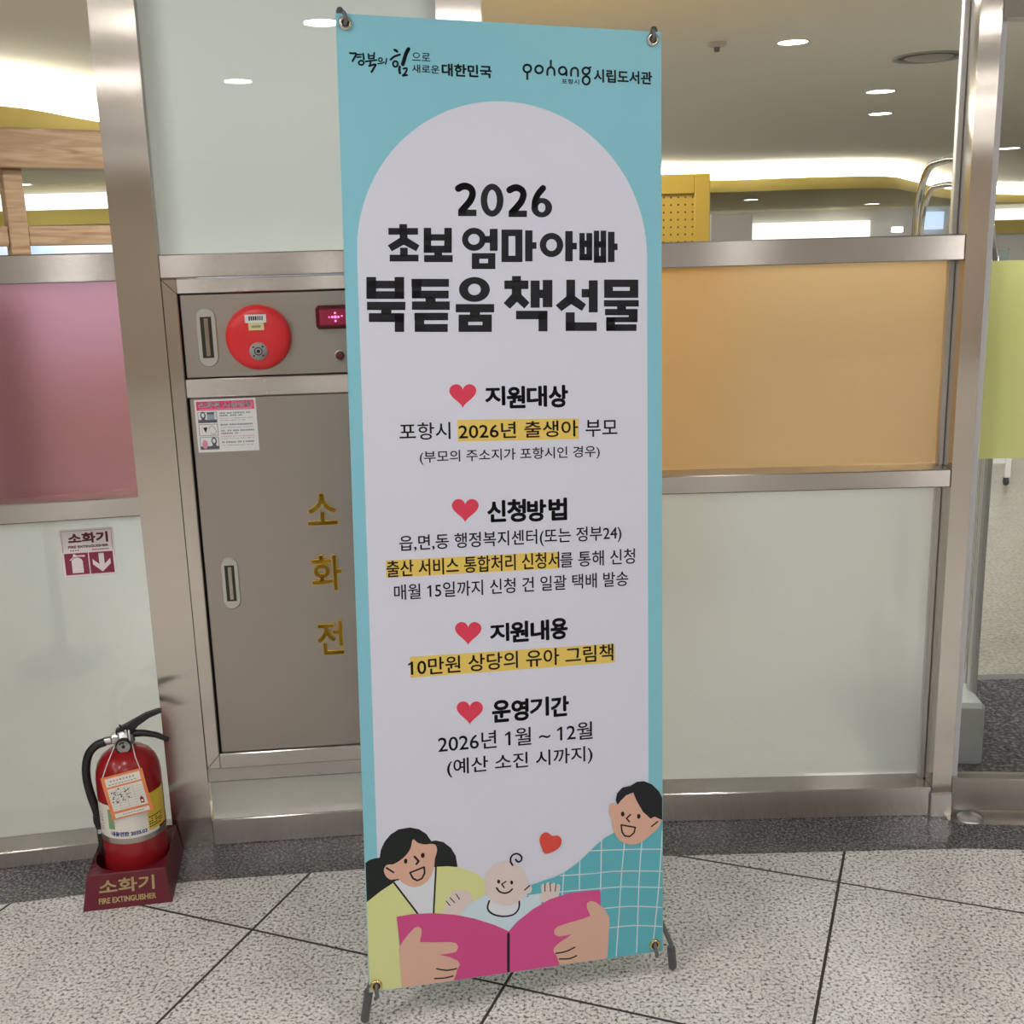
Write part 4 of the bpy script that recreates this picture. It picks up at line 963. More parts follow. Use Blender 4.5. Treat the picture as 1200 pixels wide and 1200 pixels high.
    ([(0.014,1.2899),(0.0731,1.2898),(0.0729,1.2753),(0.0137,1.2756)],'p'),
    ([(0.0568,1.2898),(0.0731,1.2898),(0.0726,1.253),(0.0563,1.2532)],'p'),
    ([(0.0069,1.3317),(0.0235,1.3318),(0.0237,1.3197),(0.015,1.3065),(0.0062,1.3197)],'p'),
    ([(0.0067,1.3212),(0.0173,1.3093),(0.0016,1.2948),(-0.0092,1.3047)],'p'),
    ([(0.0233,1.3203),(0.0134,1.3093),(0.0291,1.2954),(0.0385,1.3053)],'p'),
    ([(0.1114,1.3468),(0.1273,1.3468),(0.127,1.3141),(0.111,1.3141)],'p'),
    ([(0.1552,1.3458),(0.1716,1.3459),(0.1711,1.2877),(0.1546,1.2877)],'p'),
    ([(0.1411,1.3298),(0.1555,1.3298),(0.1554,1.3153),(0.1409,1.3153)],'p'),
    ([(0.1094,1.2868),(0.126,1.2867),(0.1256,1.2533),(0.109,1.2535)],'p'),
    ([(0.1092,1.2684),(0.169,1.2681),(0.1689,1.253),(0.109,1.2535)],'p'),
    ([(0.111,1.3186),(0.127,1.3186),(0.1277,1.3153),(0.1193,1.3026),(0.11,1.3146)],'p'),
    ([(0.111,1.3164),(0.1214,1.3041),(0.1008,1.2903),(0.0904,1.3002)],'p'),
    ([(0.1272,1.3168),(0.1181,1.3041),(0.1404,1.2907),(0.1479,1.3019)],'p'),
    ([(0.1854,1.3473),(0.2523,1.3475),(0.2522,1.3349),(0.1853,1.3347)],'p'),
    ([(0.1853,1.3265),(0.2522,1.3265),(0.2521,1.3146),(0.1852,1.3146)],'p'),
    ([(0.1853,1.3347),(0.2016,1.3348),(0.2015,1.3265),(0.1853,1.3265)],'p'),
    ([(0.2363,1.3348),(0.2522,1.3349),(0.2522,1.3265),(0.2362,1.3265)],'p'),
    ([(0.1847,1.3092),(0.2531,1.3091),(0.253,1.2983),(0.1846,1.2984)],'p'),
    ([(0.2107,1.2995),(0.2276,1.2995),(0.2275,1.2904),(0.2107,1.2905)],'p'),
    ([(0.1867,1.2928),(0.2506,1.2926),(0.2505,1.282),(0.1866,1.2822)],'p'),
    ([(0.2336,1.2927),(0.2506,1.2926),(0.2505,1.2693),(0.2335,1.2694)],'p'),
    ([(0.1889,1.2777),(0.2495,1.2775),(0.2495,1.2688),(0.1889,1.2692)],'p'),
    ([(0.1889,1.2777),(0.2053,1.2776),(0.2051,1.2528),(0.1887,1.2529)],'p'),
    ([(0.1896,1.2642),(0.2482,1.2639),(0.2482,1.2525),(0.1895,1.2529)],'p'),
]
PRINT_ART = [
    ('ink7',[(-0.2774,1.7344),(-0.272,1.7342),(-0.267,1.7344),(-0.2682,1.7299),(-0.2734,1.7212)],('s', 0.00304, 1)),
    ('ink7',[(-0.2656,1.7324),(-0.2577,1.7332)],('s', 0.00249, 1)),
    ('ink7',[(-0.2658,1.7281),(-0.2583,1.7289)],('s', 0.00249, 1)),
    ('ink7',[(-0.2546,1.7346),(-0.2538,1.7303),(-0.2535,1.7251)],('s', 0.00304, 1)),
    ('ink7',[(-0.2536,1.7193),(-0.2543,1.7175),(-0.256,1.7161),(-0.2582,1.7155),(-0.2605,1.7159),(-0.2621,1.7171),(-0.2626,1.7189),(-0.2619,1.7207),(-0.2603,1.7221),(-0.258,1.7227),(-0.2558,1.7223),(-0.2542,1.7211),(-0.2536,1.7193)],('s', 0.00276, 1)),
    ('ink7',[(-0.2452,1.7345),(-0.2447,1.7269)],('s', 0.00276, 1)),
    ('ink7',[(-0.2347,1.737),(-0.236,1.7273)],('s', 0.00276, 1)),
    ('ink7',[(-0.2446,1.7312),(-0.2353,1.7324)],('s', 0.00221, 1)),
    ('ink7',[(-0.2447,1.7267),(-0.236,1.7276)],('s', 0.00221, 1)),
    ('ink7',[(-0.2506,1.7216),(-0.2418,1.7232),(-0.2313,1.7249)],('s', 0.00276, 1)),
    ('ink7',[(-0.2413,1.7228),(-0.2428,1.7174)],('s', 0.00276, 1)),
    ('ink7',[(-0.2446,1.7144),(-0.2333,1.7174),(-0.2365,1.711),(-0.2407,1.7043)],('s', 0.00331, 1)),
    ('ink7',[(-0.221,1.7261),(-0.2217,1.7242),(-0.2234,1.723),(-0.2254,1.7229),(-0.227,1.724),(-0.2275,1.7258),(-0.2269,1.7277),(-0.2252,1.7289),(-0.2232,1.729),(-0.2216,1.7279),(-0.221,1.7261)],('s', 0.00193, 1)),
    ('ink7',[(-0.229,1.719),(-0.2232,1.7198),(-0.2176,1.7222)],('s', 0.00193, 1)),
    ('ink7',[(-0.2134,1.7284),(-0.2143,1.7235),(-0.2157,1.7191)],('s', 0.00221, 1)),
    ('ink7',[(-0.1987,1.7435),(-0.1964,1.7427),(-0.1945,1.7413)],('s', 0.00414, 1)),
    ('ink7',[(-0.2067,1.7268),(-0.2003,1.7319),(-0.1957,1.734),(-0.1896,1.7363)],('s', 0.00331, 1)),
    ('ink7',[(-0.1938,1.7202),(-0.1945,1.7177),(-0.1961,1.7159),(-0.1983,1.7151),(-0.2004,1.7157),(-0.2019,1.7174),(-0.2024,1.7198),(-0.2018,1.7222),(-0.2001,1.724),(-0.198,1.7248),(-0.1959,1.7242),(-0.1943,1.7225),(-0.1938,1.7202)],('s', 0.00304, 1)),
    ('ink7',[(-0.1741,1.7464),(-0.1768,1.7422),(-0.1795,1.7365),(-0.1822,1.7284),(-0.185,1.7201)],('s', 0.00608, 1)),
    ('ink7',[(-0.1907,1.7155),(-0.1914,1.7101),(-0.1905,1.7046)],('s', 0.00414, 1)),
    ('ink7',[(-0.1842,1.7124),(-0.1786,1.7136),(-0.1787,1.7093),(-0.1819,1.7043),(-0.1856,1.7007),(-0.1779,1.702)],('s', 0.00304, 1)),
    ('hl',[(-0.1017,1.0919),(0.1317,1.089),(0.1324,1.0501),(-0.1016,1.052)],0),
    ('hl',[(-0.2421,0.8369),(0.0906,0.8358),(0.0918,0.8033),(-0.2421,0.8046)],0),
    ('hl',[(-0.2026,0.652),(0.2008,0.6482),(0.2017,0.6103),(-0.2028,0.6121)],0),
    ('heart',[(-0.0903,1.147),(-0.0901,1.1477),(-0.0894,1.1498),(-0.0878,1.1525),(-0.0849,1.1551),(-0.0811,1.1569),(-0.0766,1.1572),(-0.0721,1.156),(-0.0682,1.1532),(-0.0657,1.1494),(-0.0649,1.145),(-0.0659,1.1404),(-0.0686,1.1361),(-0.0726,1.132),(-0.0772,1.1282),(-0.0818,1.1246),(-0.0857,1.1212),(-0.0885,1.1182),(-0.0902,1.1157),(-0.0909,1.1141),(-0.091,1.1135),(-0.0911,1.1141),(-0.0917,1.1157),(-0.0933,1.1183),(-0.096,1.1214),(-0.0997,1.125),(-0.1041,1.1287),(-0.1085,1.1327),(-0.1123,1.137),(-0.1148,1.1414),(-0.1156,1.146),(-0.1146,1.1503),(-0.1119,1.154),(-0.1079,1.1566),(-0.1034,1.1577),(-0.099,1.1572),(-0.0952,1.1553),(-0.0925,1.1526),(-0.0909,1.1498),(-0.0903,1.1478)],0),
    ('heart',[(-0.0905,0.9342),(-0.0904,0.9349),(-0.0897,0.9369),(-0.088,0.9396),(-0.0851,0.9422),(-0.0812,0.9438),(-0.0767,0.9441),(-0.0721,0.9427),(-0.0683,0.9399),(-0.0657,0.936),(-0.0648,0.9315),(-0.0659,0.927),(-0.0686,0.9227),(-0.0727,0.9187),(-0.0773,0.915),(-0.0819,0.9115),(-0.0859,0.9083),(-0.0888,0.9053),(-0.0905,0.9029),(-0.0912,0.9012),(-0.0913,0.9007),(-0.0914,0.9013),(-0.092,0.9029),(-0.0936,0.9055),(-0.0963,0.9087),(-0.1001,0.9124),(-0.1045,0.9162),(-0.109,0.9203),(-0.1128,0.9247),(-0.1153,0.9292),(-0.1162,0.9338),(-0.1151,0.9381),(-0.1124,0.9418),(-0.1084,0.9443),(-0.1039,0.9452),(-0.0994,0.9446),(-0.0956,0.9426),(-0.0928,0.9398),(-0.0912,0.937),(-0.0906,0.9349)],0),
    ('heart',[(-0.0901,0.7003),(-0.09,0.7011),(-0.0893,0.7031),(-0.0876,0.7058),(-0.0848,0.7084),(-0.0809,0.71),(-0.0764,0.7101),(-0.0719,0.7086),(-0.068,0.7056),(-0.0654,0.7015),(-0.0646,0.697),(-0.0656,0.6923),(-0.0684,0.688),(-0.0724,0.684),(-0.077,0.6803),(-0.0816,0.6769),(-0.0855,0.6736),(-0.0884,0.6706),(-0.0901,0.6682),(-0.0908,0.6665),(-0.0909,0.6659),(-0.091,0.6665),(-0.0916,0.6683),(-0.0932,0.671),(-0.0959,0.6743),(-0.0997,0.6782),(-0.104,0.6823),(-0.1085,0.6866),(-0.1123,0.6911),(-0.1148,0.6958),(-0.1156,0.7005),(-0.1145,0.705),(-0.1118,0.7086),(-0.1079,0.7111),(-0.1034,0.712),(-0.0989,0.7112),(-0.0951,0.7091),(-0.0924,0.7062),(-0.0908,0.7032),(-0.0902,0.7011)],0),
    ('heart',[(-0.0905,0.546),(-0.0904,0.5468),(-0.0897,0.5489),(-0.088,0.5516),(-0.0851,0.5542),(-0.0812,0.5558),(-0.0767,0.5558),(-0.0722,0.5542),(-0.0683,0.5511),(-0.0657,0.5469),(-0.0649,0.5422),(-0.0659,0.5375),(-0.0687,0.5331),(-0.0727,0.5291),(-0.0774,0.5254),(-0.082,0.522),(-0.0859,0.5187),(-0.0888,0.5157),(-0.0905,0.5133),(-0.0912,0.5116),(-0.0913,0.511),(-0.0914,0.5116),(-0.092,0.5134),(-0.0936,0.5162),(-0.0963,0.5197),(-0.1001,0.5236),(-0.1045,0.5279),(-0.1089,0.5323),(-0.1127,0.537),(-0.1152,0.5418),(-0.116,0.5467),(-0.115,0.5512),(-0.1123,0.5549),(-0.1083,0.5573),(-0.1038,0.5582),(-0.0993,0.5573),(-0.0955,0.5551),(-0.0928,0.552),(-0.0912,0.549),(-0.0906,0.5468)],0),
    ('ink7',[(0.049,1.7234),(0.0484,1.7209),(0.0468,1.7187),(0.0445,1.7171),(0.0418,1.7165),(0.0391,1.7169),(0.0368,1.7182),(0.0353,1.7203),(0.0348,1.7228),(0.0354,1.7253),(0.0369,1.7275),(0.0393,1.7291),(0.042,1.7297),(0.0447,1.7293),(0.047,1.728),(0.0485,1.7259),(0.049,1.7234)],('s', 0.00341, 1)),
    ('ink7',[(0.071,1.7228),(0.0704,1.7202),(0.0689,1.718),(0.0665,1.7165),(0.0638,1.7158),(0.0611,1.7162),(0.0588,1.7175),(0.0573,1.7196),(0.0568,1.7221),(0.0574,1.7247),(0.0589,1.7269),(0.0613,1.7284),(0.064,1.7291),(0.0667,1.7287),(0.069,1.7274),(0.0705,1.7253),(0.071,1.7228)],('s', 0.00341, 1)),
    ('ink7',[(0.0418,1.716),(0.0416,1.7049)],('s', 0.00367, 0)),
    ('ink7',[(0.0795,1.7137),(0.0796,1.7201),(0.0815,1.7249),(0.0861,1.7272),(0.0912,1.7253),(0.0929,1.7207),(0.0928,1.714)],('s', 0.00341, 1)),
    ('ink7',[(0.0863,1.7386),(0.0861,1.7277)],('s', 0.00367, 0)),
    ('ink7',[(0.1155,1.7224),(0.1149,1.7198),(0.1134,1.7176),(0.1111,1.7161),(0.1085,1.7154),(0.1058,1.7158),(0.1036,1.7172),(0.1021,1.7193),(0.1016,1.7218),(0.1022,1.7244),(0.1037,1.7266),(0.106,1.7281),(0.1087,1.7287),(0.1113,1.7284),(0.1135,1.727),(0.115,1.7249),(0.1155,1.7224)],('s', 0.00341, 1)),
    ('ink7',[(0.1158,1.7229),(0.1157,1.7143)],('s', 0.00341, 0)),
    ('ink7',[(0.1244,1.7143),(0.1245,1.7214),(0.1266,1.7262),(0.1315,1.7284),(0.1362,1.7267),(0.1377,1.722),(0.1376,1.7139)],('s', 0.00341, 1)),
    ('ink7',[(0.16,1.7242),(0.1594,1.7219),(0.1579,1.7199),(0.1557,1.7185),(0.1531,1.7179),(0.1506,1.7182),(0.1484,1.7194),(0.147,1.7213),(0.1465,1.7236),(0.147,1.7259),(0.1485,1.7279),(0.1507,1.7293),(0.1533,1.7298),(0.1558,1.7295),(0.158,1.7283),(0.1595,1.7264),(0.16,1.7242)],('s', 0.00341, 1)),
    ('ink7',[(0.16,1.7075),(0.1595,1.7047),(0.158,1.7023),(0.1558,1.7006),(0.1532,1.7),(0.1506,1.7004),(0.1485,1.7019),(0.147,1.7041),(0.1465,1.7069),(0.1471,1.7096),(0.1486,1.712),(0.1508,1.7137),(0.1534,1.7143),(0.1559,1.7139),(0.1581,1.7124),(0.1596,1.7102),(0.16,1.7075)],('s', 0.00341, 1)),
    ('ink7',[(0.1577,1.7286),(0.1621,1.7307)],('s', 0.00315, 0)),
    ('hairM',[(-0.3032,0.2615),(-0.2993,0.261),(-0.2904,0.2658),(-0.2804,0.2676),(-0.2713,0.2679),(-0.2686,0.283),(-0.261,0.2984),(-0.2493,0.3112),(-0.2334,0.3197),(-0.2119,0.3208),(-0.1948,0.3155),(-0.1807,0.3044),(-0.1716,0.289),(-0.1623,0.2891),(-0.1479,0.2841),(-0.1336,0.2708),(-0.1247,0.2538),(-0.1217,0.2314),(-0.1637,0.233),(-0.199,0.2164),(-0.245,0.2147),(-0.2711,0.2016),(-0.2996,0.1827),(-0.3059,0.1793)],0),
    ('shirtW',[(-0.2464,0.2164),(-0.1985,0.2343),(-0.1636,0.2366),(-0.1705,0.1403),(-0.2024,0.1445)],0),
    ('coat',[(-0.306,0.1779),(-0.2996,0.1827),(-0.2711,0.2016),(-0.2459,0.2154),(-0.2017,0.1469),(-0.2414,0.1453),(-0.2389,0.083),(-0.2371,-0.0041),(-0.3036,-0.0107),(-0.3121,-0.0094)],0),
    ('coat',[(-0.1639,0.2366),(-0.1403,0.2349),(-0.117,0.2296),(-0.0937,0.2182),(-0.0776,0.2065),(-0.0674,0.1991),(-0.0649,0.175),(-0.0711,0.1652),(-0.0951,0.1546),(-0.1134,0.1326),(-0.1719,0.1404)],0),
    ('skinB',[(-0.1501,0.1375),(-0.1457,0.1582),(-0.1404,0.1742),(-0.1299,0.1834),(-0.1151,0.1846),(-0.1005,0.1781),(-0.0948,0.1667),(-0.0966,0.1547),(-0.1087,0.1411),(-0.1163,0.1314)],1),
    ('black',[(-0.1456,0.1648),(-0.1385,0.1551)],('s', 0.00145, 0)),
    ('black',[(-0.1381,0.1711),(-0.1295,0.1597)],('s', 0.00145, 0)),
    ('black',[(-0.1262,0.1769),(-0.1197,0.1654)],('s', 0.00145, 0)),
    ('skinM',[(-0.2068,0.2964),(-0.197,0.2884),(-0.1841,0.2839),(-0.1711,0.2836),(-0.1631,0.2794),(-0.1611,0.268),(-0.1655,0.2536),(-0.1677,0.2365),(-0.1743,0.2193),(-0.1847,0.2071),(-0.1994,0.2014),(-0.2138,0.2032),(-0.2279,0.2116),(-0.2368,0.2205),(-0.2477,0.2201),(-0.2589,0.2275),(-0.2642,0.241),(-0.2605,0.2503),(-0.2539,0.2525),(-0.2453,0.252),(-0.2308,0.2592),(-0.2191,0.269),(-0.2116,0.2806)],1),
    ('black',[(-0.2186,0.2547),(-0.219,0.2528),(-0.2197,0.2512),(-0.2209,0.2503),(-0.2222,0.2501),(-0.2235,0.2506),(-0.2246,0.2518),(-0.2253,0.2536),(-0.2255,0.2555),(-0.2252,0.2574),(-0.2244,0.259),(-0.2232,0.2599),(-0.2219,0.2602),(-0.2206,0.2596),(-0.2195,0.2584),(-0.2188,0.2567)],0),
    ('black',[(-0.185,0.2622),(-0.1853,0.2603),(-0.1862,0.2588),(-0.1874,0.2578),(-0.1889,0.2576),(-0.1903,0.2582),(-0.1915,0.2594),(-0.1923,0.2612),(-0.1925,0.2632),(-0.1921,0.2651),(-0.1913,0.2666),(-0.19,0.2675),(-0.1886,0.2678),(-0.1872,0.2672),(-0.186,0.266),(-0.1852,0.2642)],0),
    ('black',[(-0.2049,0.262),(-0.1971,0.2521),(-0.2016,0.2469)],('s', 0.00319, 0)),
    ('black',[(-0.2144,0.2312),(-0.1868,0.2391),(-0.1862,0.2268),(-0.1917,0.2169),(-0.2005,0.2136),(-0.209,0.2191),(-0.2144,0.2312)],('s', 0.00261, 0)),
    ('black',[(-0.2589,0.2462),(-0.2458,0.2357)],('s', 0.00261, 0)),
    ('black',[(-0.2492,0.2203),(-0.2368,0.2202)],('s', 0.00203, 0)),
    ('black',[(-0.2456,0.2151),(-0.202,0.1475)],('s', 0.00261, 0)),
    ('black',[(-0.1639,0.2366),(-0.171,0.1434)],('s', 0.00261, 0)),
    ('shirtF',[(0.0198,0.1748),(0.0471,0.1813),(0.0727,0.1865),(0.0947,0.1948),(0.1169,0.2075),(0.1374,0.2235),(0.1579,0.2413),(0.1766,0.255),(0.1971,0.2637),(0.244,0.2646),(0.3085,0.2777),(0.3081,-0.0061),(0.1782,-0.0026),(0.0139,0.147)],0),
    ('check',[(0.1244,0.214),(0.1229,0.1513)],('s', 0.00207, 1)),
    ('check',[(0.1699,0.2521),(0.1687,0.1975),(0.1671,0.1456)],('s', 0.00207, 1)),
    ('check',[(0.2183,0.2397),(0.2115,0.1735),(0.2074,0.1141),(0.2053,0.0843),(0.199,0.0035)],('s', 0.00207, 1)),
    ('check',[(0.2552,0.241),(0.2496,0.1725),(0.2462,0.0939),(0.2428,0.0048)],('s', 0.00207, 1)),
    ('check',[(0.299,0.2564),(0.2922,0.1559),(0.286,0.0886),(0.2793,0.0286)],('s', 0.00207, 1)),
    ('check',[(0.091,0.1923),(0.0875,0.1466)],('s', 0.00207, 1)),
    ('check',[(0.1467,0.2316),(0.1913,0.2281),(0.2438,0.2233),(0.3065,0.2158)],('s', 0.00207, 1)),
    ('check',[(0.0836,0.1877),(0.124,0.1852),(0.1611,0.1836),(0.1909,0.1832),(0.2436,0.1778),(0.3065,0.1692)],('s', 0.00207, 1)),
    ('check',[(0.0195,0.1551),(0.0503,0.1547),(0.0869,0.1541),(0.1385,0.1519),(0.2057,0.1488),(0.2434,0.144),(0.3064,0.1348)],('s', 0.00207, 1)),
    ('check',[(0.1679,0.1081),(0.2205,0.1056),(0.2585,0.1006),(0.3063,0.092)],('s', 0.00207, 1)),
    ('check',[(0.1844,0.0653),(0.2203,0.0641),(0.2507,0.0611),(0.3063,0.0512)],('s', 0.00207, 1)),
    ('baby',[(-0.1203,0.1346),(-0.0951,0.1567),(-0.0728,0.1663),(-0.0397,0.1523),(-0.0063,0.1451),(0.022,0.154),(0.0446,0.1545),(0.0443,0.1327),(0.0271,0.1206),(-0.007,0.1039),(-0.0231,0.0854),(-0.063,0.1041)],0),
    ('shirtW',[(-0.0617,0.1548),(-0.0641,0.1413),(-0.0598,0.1315),(-0.0495,0.124),(-0.0331,0.1187),(-0.0149,0.1193),(-0.0051,0.1257),(-0.0007,0.136),(-0.0005,0.1513)],1),
    ('black',[(-0.0608,0.1546),(-0.0644,0.1413),(-0.0598,0.1315),(-0.0495,0.124),(-0.0331,0.119),(-0.0149,0.1193),(-0.0051,0.1257),(-0.0007,0.136),(-0.0008,0.1498)],('s', 0.00261, 1)),
    ('skinB',[(0.0392,0.1418),(0.0449,0.1576),(0.0444,0.1717),(0.0477,0.1757),(0.0542,0.1723),(0.0561,0.1768),(0.0616,0.1776),(0.0659,0.1726),(0.0707,0.1757),(0.0754,0.1703),(0.0805,0.1715),(0.0837,0.1667),(0.0825,0.1565),(0.0802,0.1457),(0.0647,0.1422),(0.0501,0.1367)],0),
    ('black',[(0.0521,0.1733),(0.0519,0.1597)],('s', 0.00155, 0)),
    ('black',[(0.0627,0.1756),(0.0635,0.1582)],('s', 0.00155, 0)),
    ('black',[(0.0746,0.1704),(0.073,0.157)],('s', 0.00155, 0)),
    ('skinB',[(0.0259,0.1682),(0.0251,0.1645),(0.0232,0.1615),(0.0204,0.1597),(0.017,0.1594),(0.0137,0.1606),(0.011,0.1631),(0.0091,0.1666),(0.0086,0.1704),(0.0093,0.1741),(0.0112,0.1771),(0.014,0.1789),(0.0174,0.1792),(0.0207,0.178),(0.0234,0.1755),(0.0253,0.1721)],0),
    ('skinB',[(0.0161,0.18),(0.0148,0.1701),(0.0115,0.1609),(0.0062,0.153),(-0.0007,0.1468),(-0.0089,0.1424),(-0.018,0.1403),(-0.0275,0.1404),(-0.037,0.1428),(-0.0459,0.1473),(-0.0538,0.1537),(-0.0604,0.1617),(-0.0653,0.1709),(-0.0682,0.1807),(-0.069,0.1908),(-0.0678,0.2006),(-0.0645,0.2097),(-0.0593,0.2175),(-0.0525,0.2237),(-0.0443,0.2281),(-0.0353,0.2303),(-0.0259,0.2302),(-0.0164,0.228),(-0.0075,0.2235),(0.0005,0.2172),(0.0072,0.2093),(0.0121,0.2001),(0.0152,0.1902)],0),
    ('black',[(0.0107,0.1676),(0.0209,0.1754)],('s', 0.00207, 0)),
    ('black',[(-0.0383,0.1912),(-0.0385,0.1896),(-0.0392,0.1883),(-0.0402,0.1875),(-0.0414,0.1873),(-0.0425,0.1878),(-0.0434,0.1888),(-0.0441,0.1903),(-0.0443,0.1919),(-0.044,0.1936),(-0.0433,0.1949),(-0.0423,0.1957),(-0.0412,0.1958),(-0.0401,0.1954),(-0.0391,0.1943),(-0.0385,0.1929)],0),
    ('black',[(-0.0122,0.1861),(-0.0125,0.1844),(-0.0132,0.1831),(-0.0142,0.1823),(-0.0153,0.1822),(-0.0165,0.1826),(-0.0174,0.1837),(-0.018,0.1851),(-0.0182,0.1868),(-0.018,0.1884),(-0.0173,0.1897),(-0.0163,0.1905),(-0.0152,0.1907),(-0.014,0.1902),(-0.0131,0.1892),(-0.0124,0.1877)],0),
    ('black',[(-0.0266,0.19),(-0.0354,0.1856),(-0.0304,0.178)],('s', 0.00203, 0)),
    ('black',[(-0.0457,0.1793),(-0.0396,0.1709),(-0.0298,0.1665),(-0.0207,0.1678),(-0.0143,0.1728)],('s', 0.00261, 1)),
    ('black',[(-0.0128,0.2216),(-0.0166,0.23),(-0.0152,0.239),(-0.0091,0.2438),(-0.0007,0.243),(0.0055,0.2365),(0.0045,0.229),(-0.0016,0.227),(-0.0063,0.2324)],('s', 0.00261, 1)),
    ('book',[(-0.2428,0.1466),(-0.2096,0.1477),(-0.1718,0.1444),(-0.1285,0.1351),(-0.0903,0.1221),(-0.0518,0.1043),(-0.0231,0.0871),(-0.0248,-0.0079),(-0.0821,-0.011),(-0.2301,-0.0058)],0),
    ('book2',[(-0.0231,0.0871),(-0.0013,0.1071),(0.0272,0.1263),(0.0615,0.1419),(0.1017,0.1494),(0.1362,0.1496),(0.167,0.1474),(0.1686,-0.0071),(-0.0248,-0.0079)],0),
    ('black',[(-0.0237,0.0815),(-0.0251,0.0049)],('s', 0.00431, 0)),
    ('hand',[(-0.2403,0.0832),(-0.2312,0.0971),(-0.2178,0.1119),(-0.2089,0.1197),(-0.2016,0.1214),(-0.1959,0.1164),(-0.1949,0.1087),(-0.1979,0.0969),(-0.1995,0.0896),(-0.1734,0.0853),(-0.1382,0.0809),(-0.128,0.0771),(-0.1243,0.0683),(-0.1284,0.0596),(-0.1447,0.058),(-0.1638,0.0586),(-0.1419,0.0508),(-0.1259,0.0408),(-0.1222,0.0326),(-0.1278,0.021),(-0.1304,0.0122),(-0.1357,-0.0009),(-0.2371,-0.0056),(-0.2387,0.0404)],0),
    ('black',[(-0.168,0.0304),(-0.1484,0.0244),(-0.1289,0.0249)],('s', 0.00232, 1)),
    ('black',[(-0.1724,0.011),(-0.1518,0.0092),(-0.1363,0.0109)],('s', 0.00232, 1)),
    ('hand',[(0.185,0.087),(0.1754,0.1071),(0.1568,0.1238),(0.1457,0.1275),(0.1382,0.1232),(0.1381,0.1139),(0.1454,0.0961),(0.1305,0.0925),(0.1008,0.088),(0.0768,0.0831),(0.0697,0.0773),(0.0703,0.0672),(0.0791,0.0619),(0.106,0.0626),(0.08,0.049),(0.0685,0.0395),(0.0676,0.0321),(0.0741,0.0218),(0.0805,0.0003),(0.1801,-0.0029),(0.1844,0.0645)],0),
    ('black',[(0.0731,0.0276),(0.0927,0.0285),(0.112,0.0348)],('s', 0.00242, 1)),
    ('black',[(0.0799,0.0146),(0.0999,0.0125),(0.1151,0.0163)],('s', 0.00242, 1)),
    ('skinM',[(0.235,0.345),(0.2219,0.3409),(0.2069,0.3242),(0.1994,0.322),(0.192,0.3258),(0.1868,0.319),(0.1874,0.3017),(0.1918,0.2927),(0.1946,0.2721),(0.2027,0.2527),(0.2176,0.2398),(0.2401,0.2342),(0.259,0.2405),(0.2742,0.2511),(0.2864,0.2597),(0.2963,0.2754),(0.2941,0.2823),(0.2819,0.2889),(0.2743,0.2853),(0.2593,0.3018),(0.2443,0.3256)],1),
    ('hairF',[(0.2042,0.3204),(0.2002,0.3304),(0.2033,0.3447),(0.2145,0.3553),(0.2314,0.3568),(0.2445,0.3639),(0.2595,0.3638),(0.2764,0.3554),(0.2915,0.339),(0.3002,0.3251),(0.3078,0.315),(0.3078,0.2797),(0.2956,0.2796),(0.2819,0.2878),(0.2739,0.2839),(0.2574,0.3002),(0.2443,0.3238),(0.2369,0.3426),(0.2219,0.3383),(0.2114,0.3292)],0),
    ('black',[(0.2183,0.3001),(0.218,0.2981),(0.2172,0.2965),(0.216,0.2956),(0.2145,0.2953),(0.2131,0.2959),(0.2119,0.2971),(0.2111,0.2989),(0.2108,0.3009),(0.2111,0.3028),(0.2119,0.3044),(0.2132,0.3054),(0.2146,0.3056),(0.216,0.3051),(0.2172,0.3038),(0.218,0.3021)],0),
    ('black',[(0.2521,0.2915),(0.2518,0.2895),(0.2509,0.288),(0.2497,0.287),(0.2483,0.2867),(0.2468,0.2873),(0.2456,0.2886),(0.2448,0.2903),(0.2445,0.2923),(0.2448,0.2943),(0.2456,0.2959),(0.2469,0.2969),(0.2483,0.2971),(0.2498,0.2965),(0.251,0.2953),(0.2518,0.2935)],0),
    ('black',[(0.231,0.2975),(0.2224,0.2908),(0.2283,0.2831)],('s', 0.00242, 0)),
    ('black',[(0.2111,0.2784),(0.241,0.2698),(0.2383,0.2589),(0.2289,0.2522),(0.2184,0.2546),(0.2128,0.2637),(0.2111,0.2784)],('s', 0.00242, 0)),
    ('black',[(0.2758,0.268),(0.2887,0.2766)],('s', 0.00242, 0)),
    ('heart2',[(0.0541,0.2372),(0.0463,0.2509),(0.0422,0.266),(0.0467,0.2774),(0.0576,0.2805),(0.0684,0.272),(0.0793,0.2715),(0.0872,0.2625),(0.0837,0.2483),(0.0716,0.2406)],1),
]


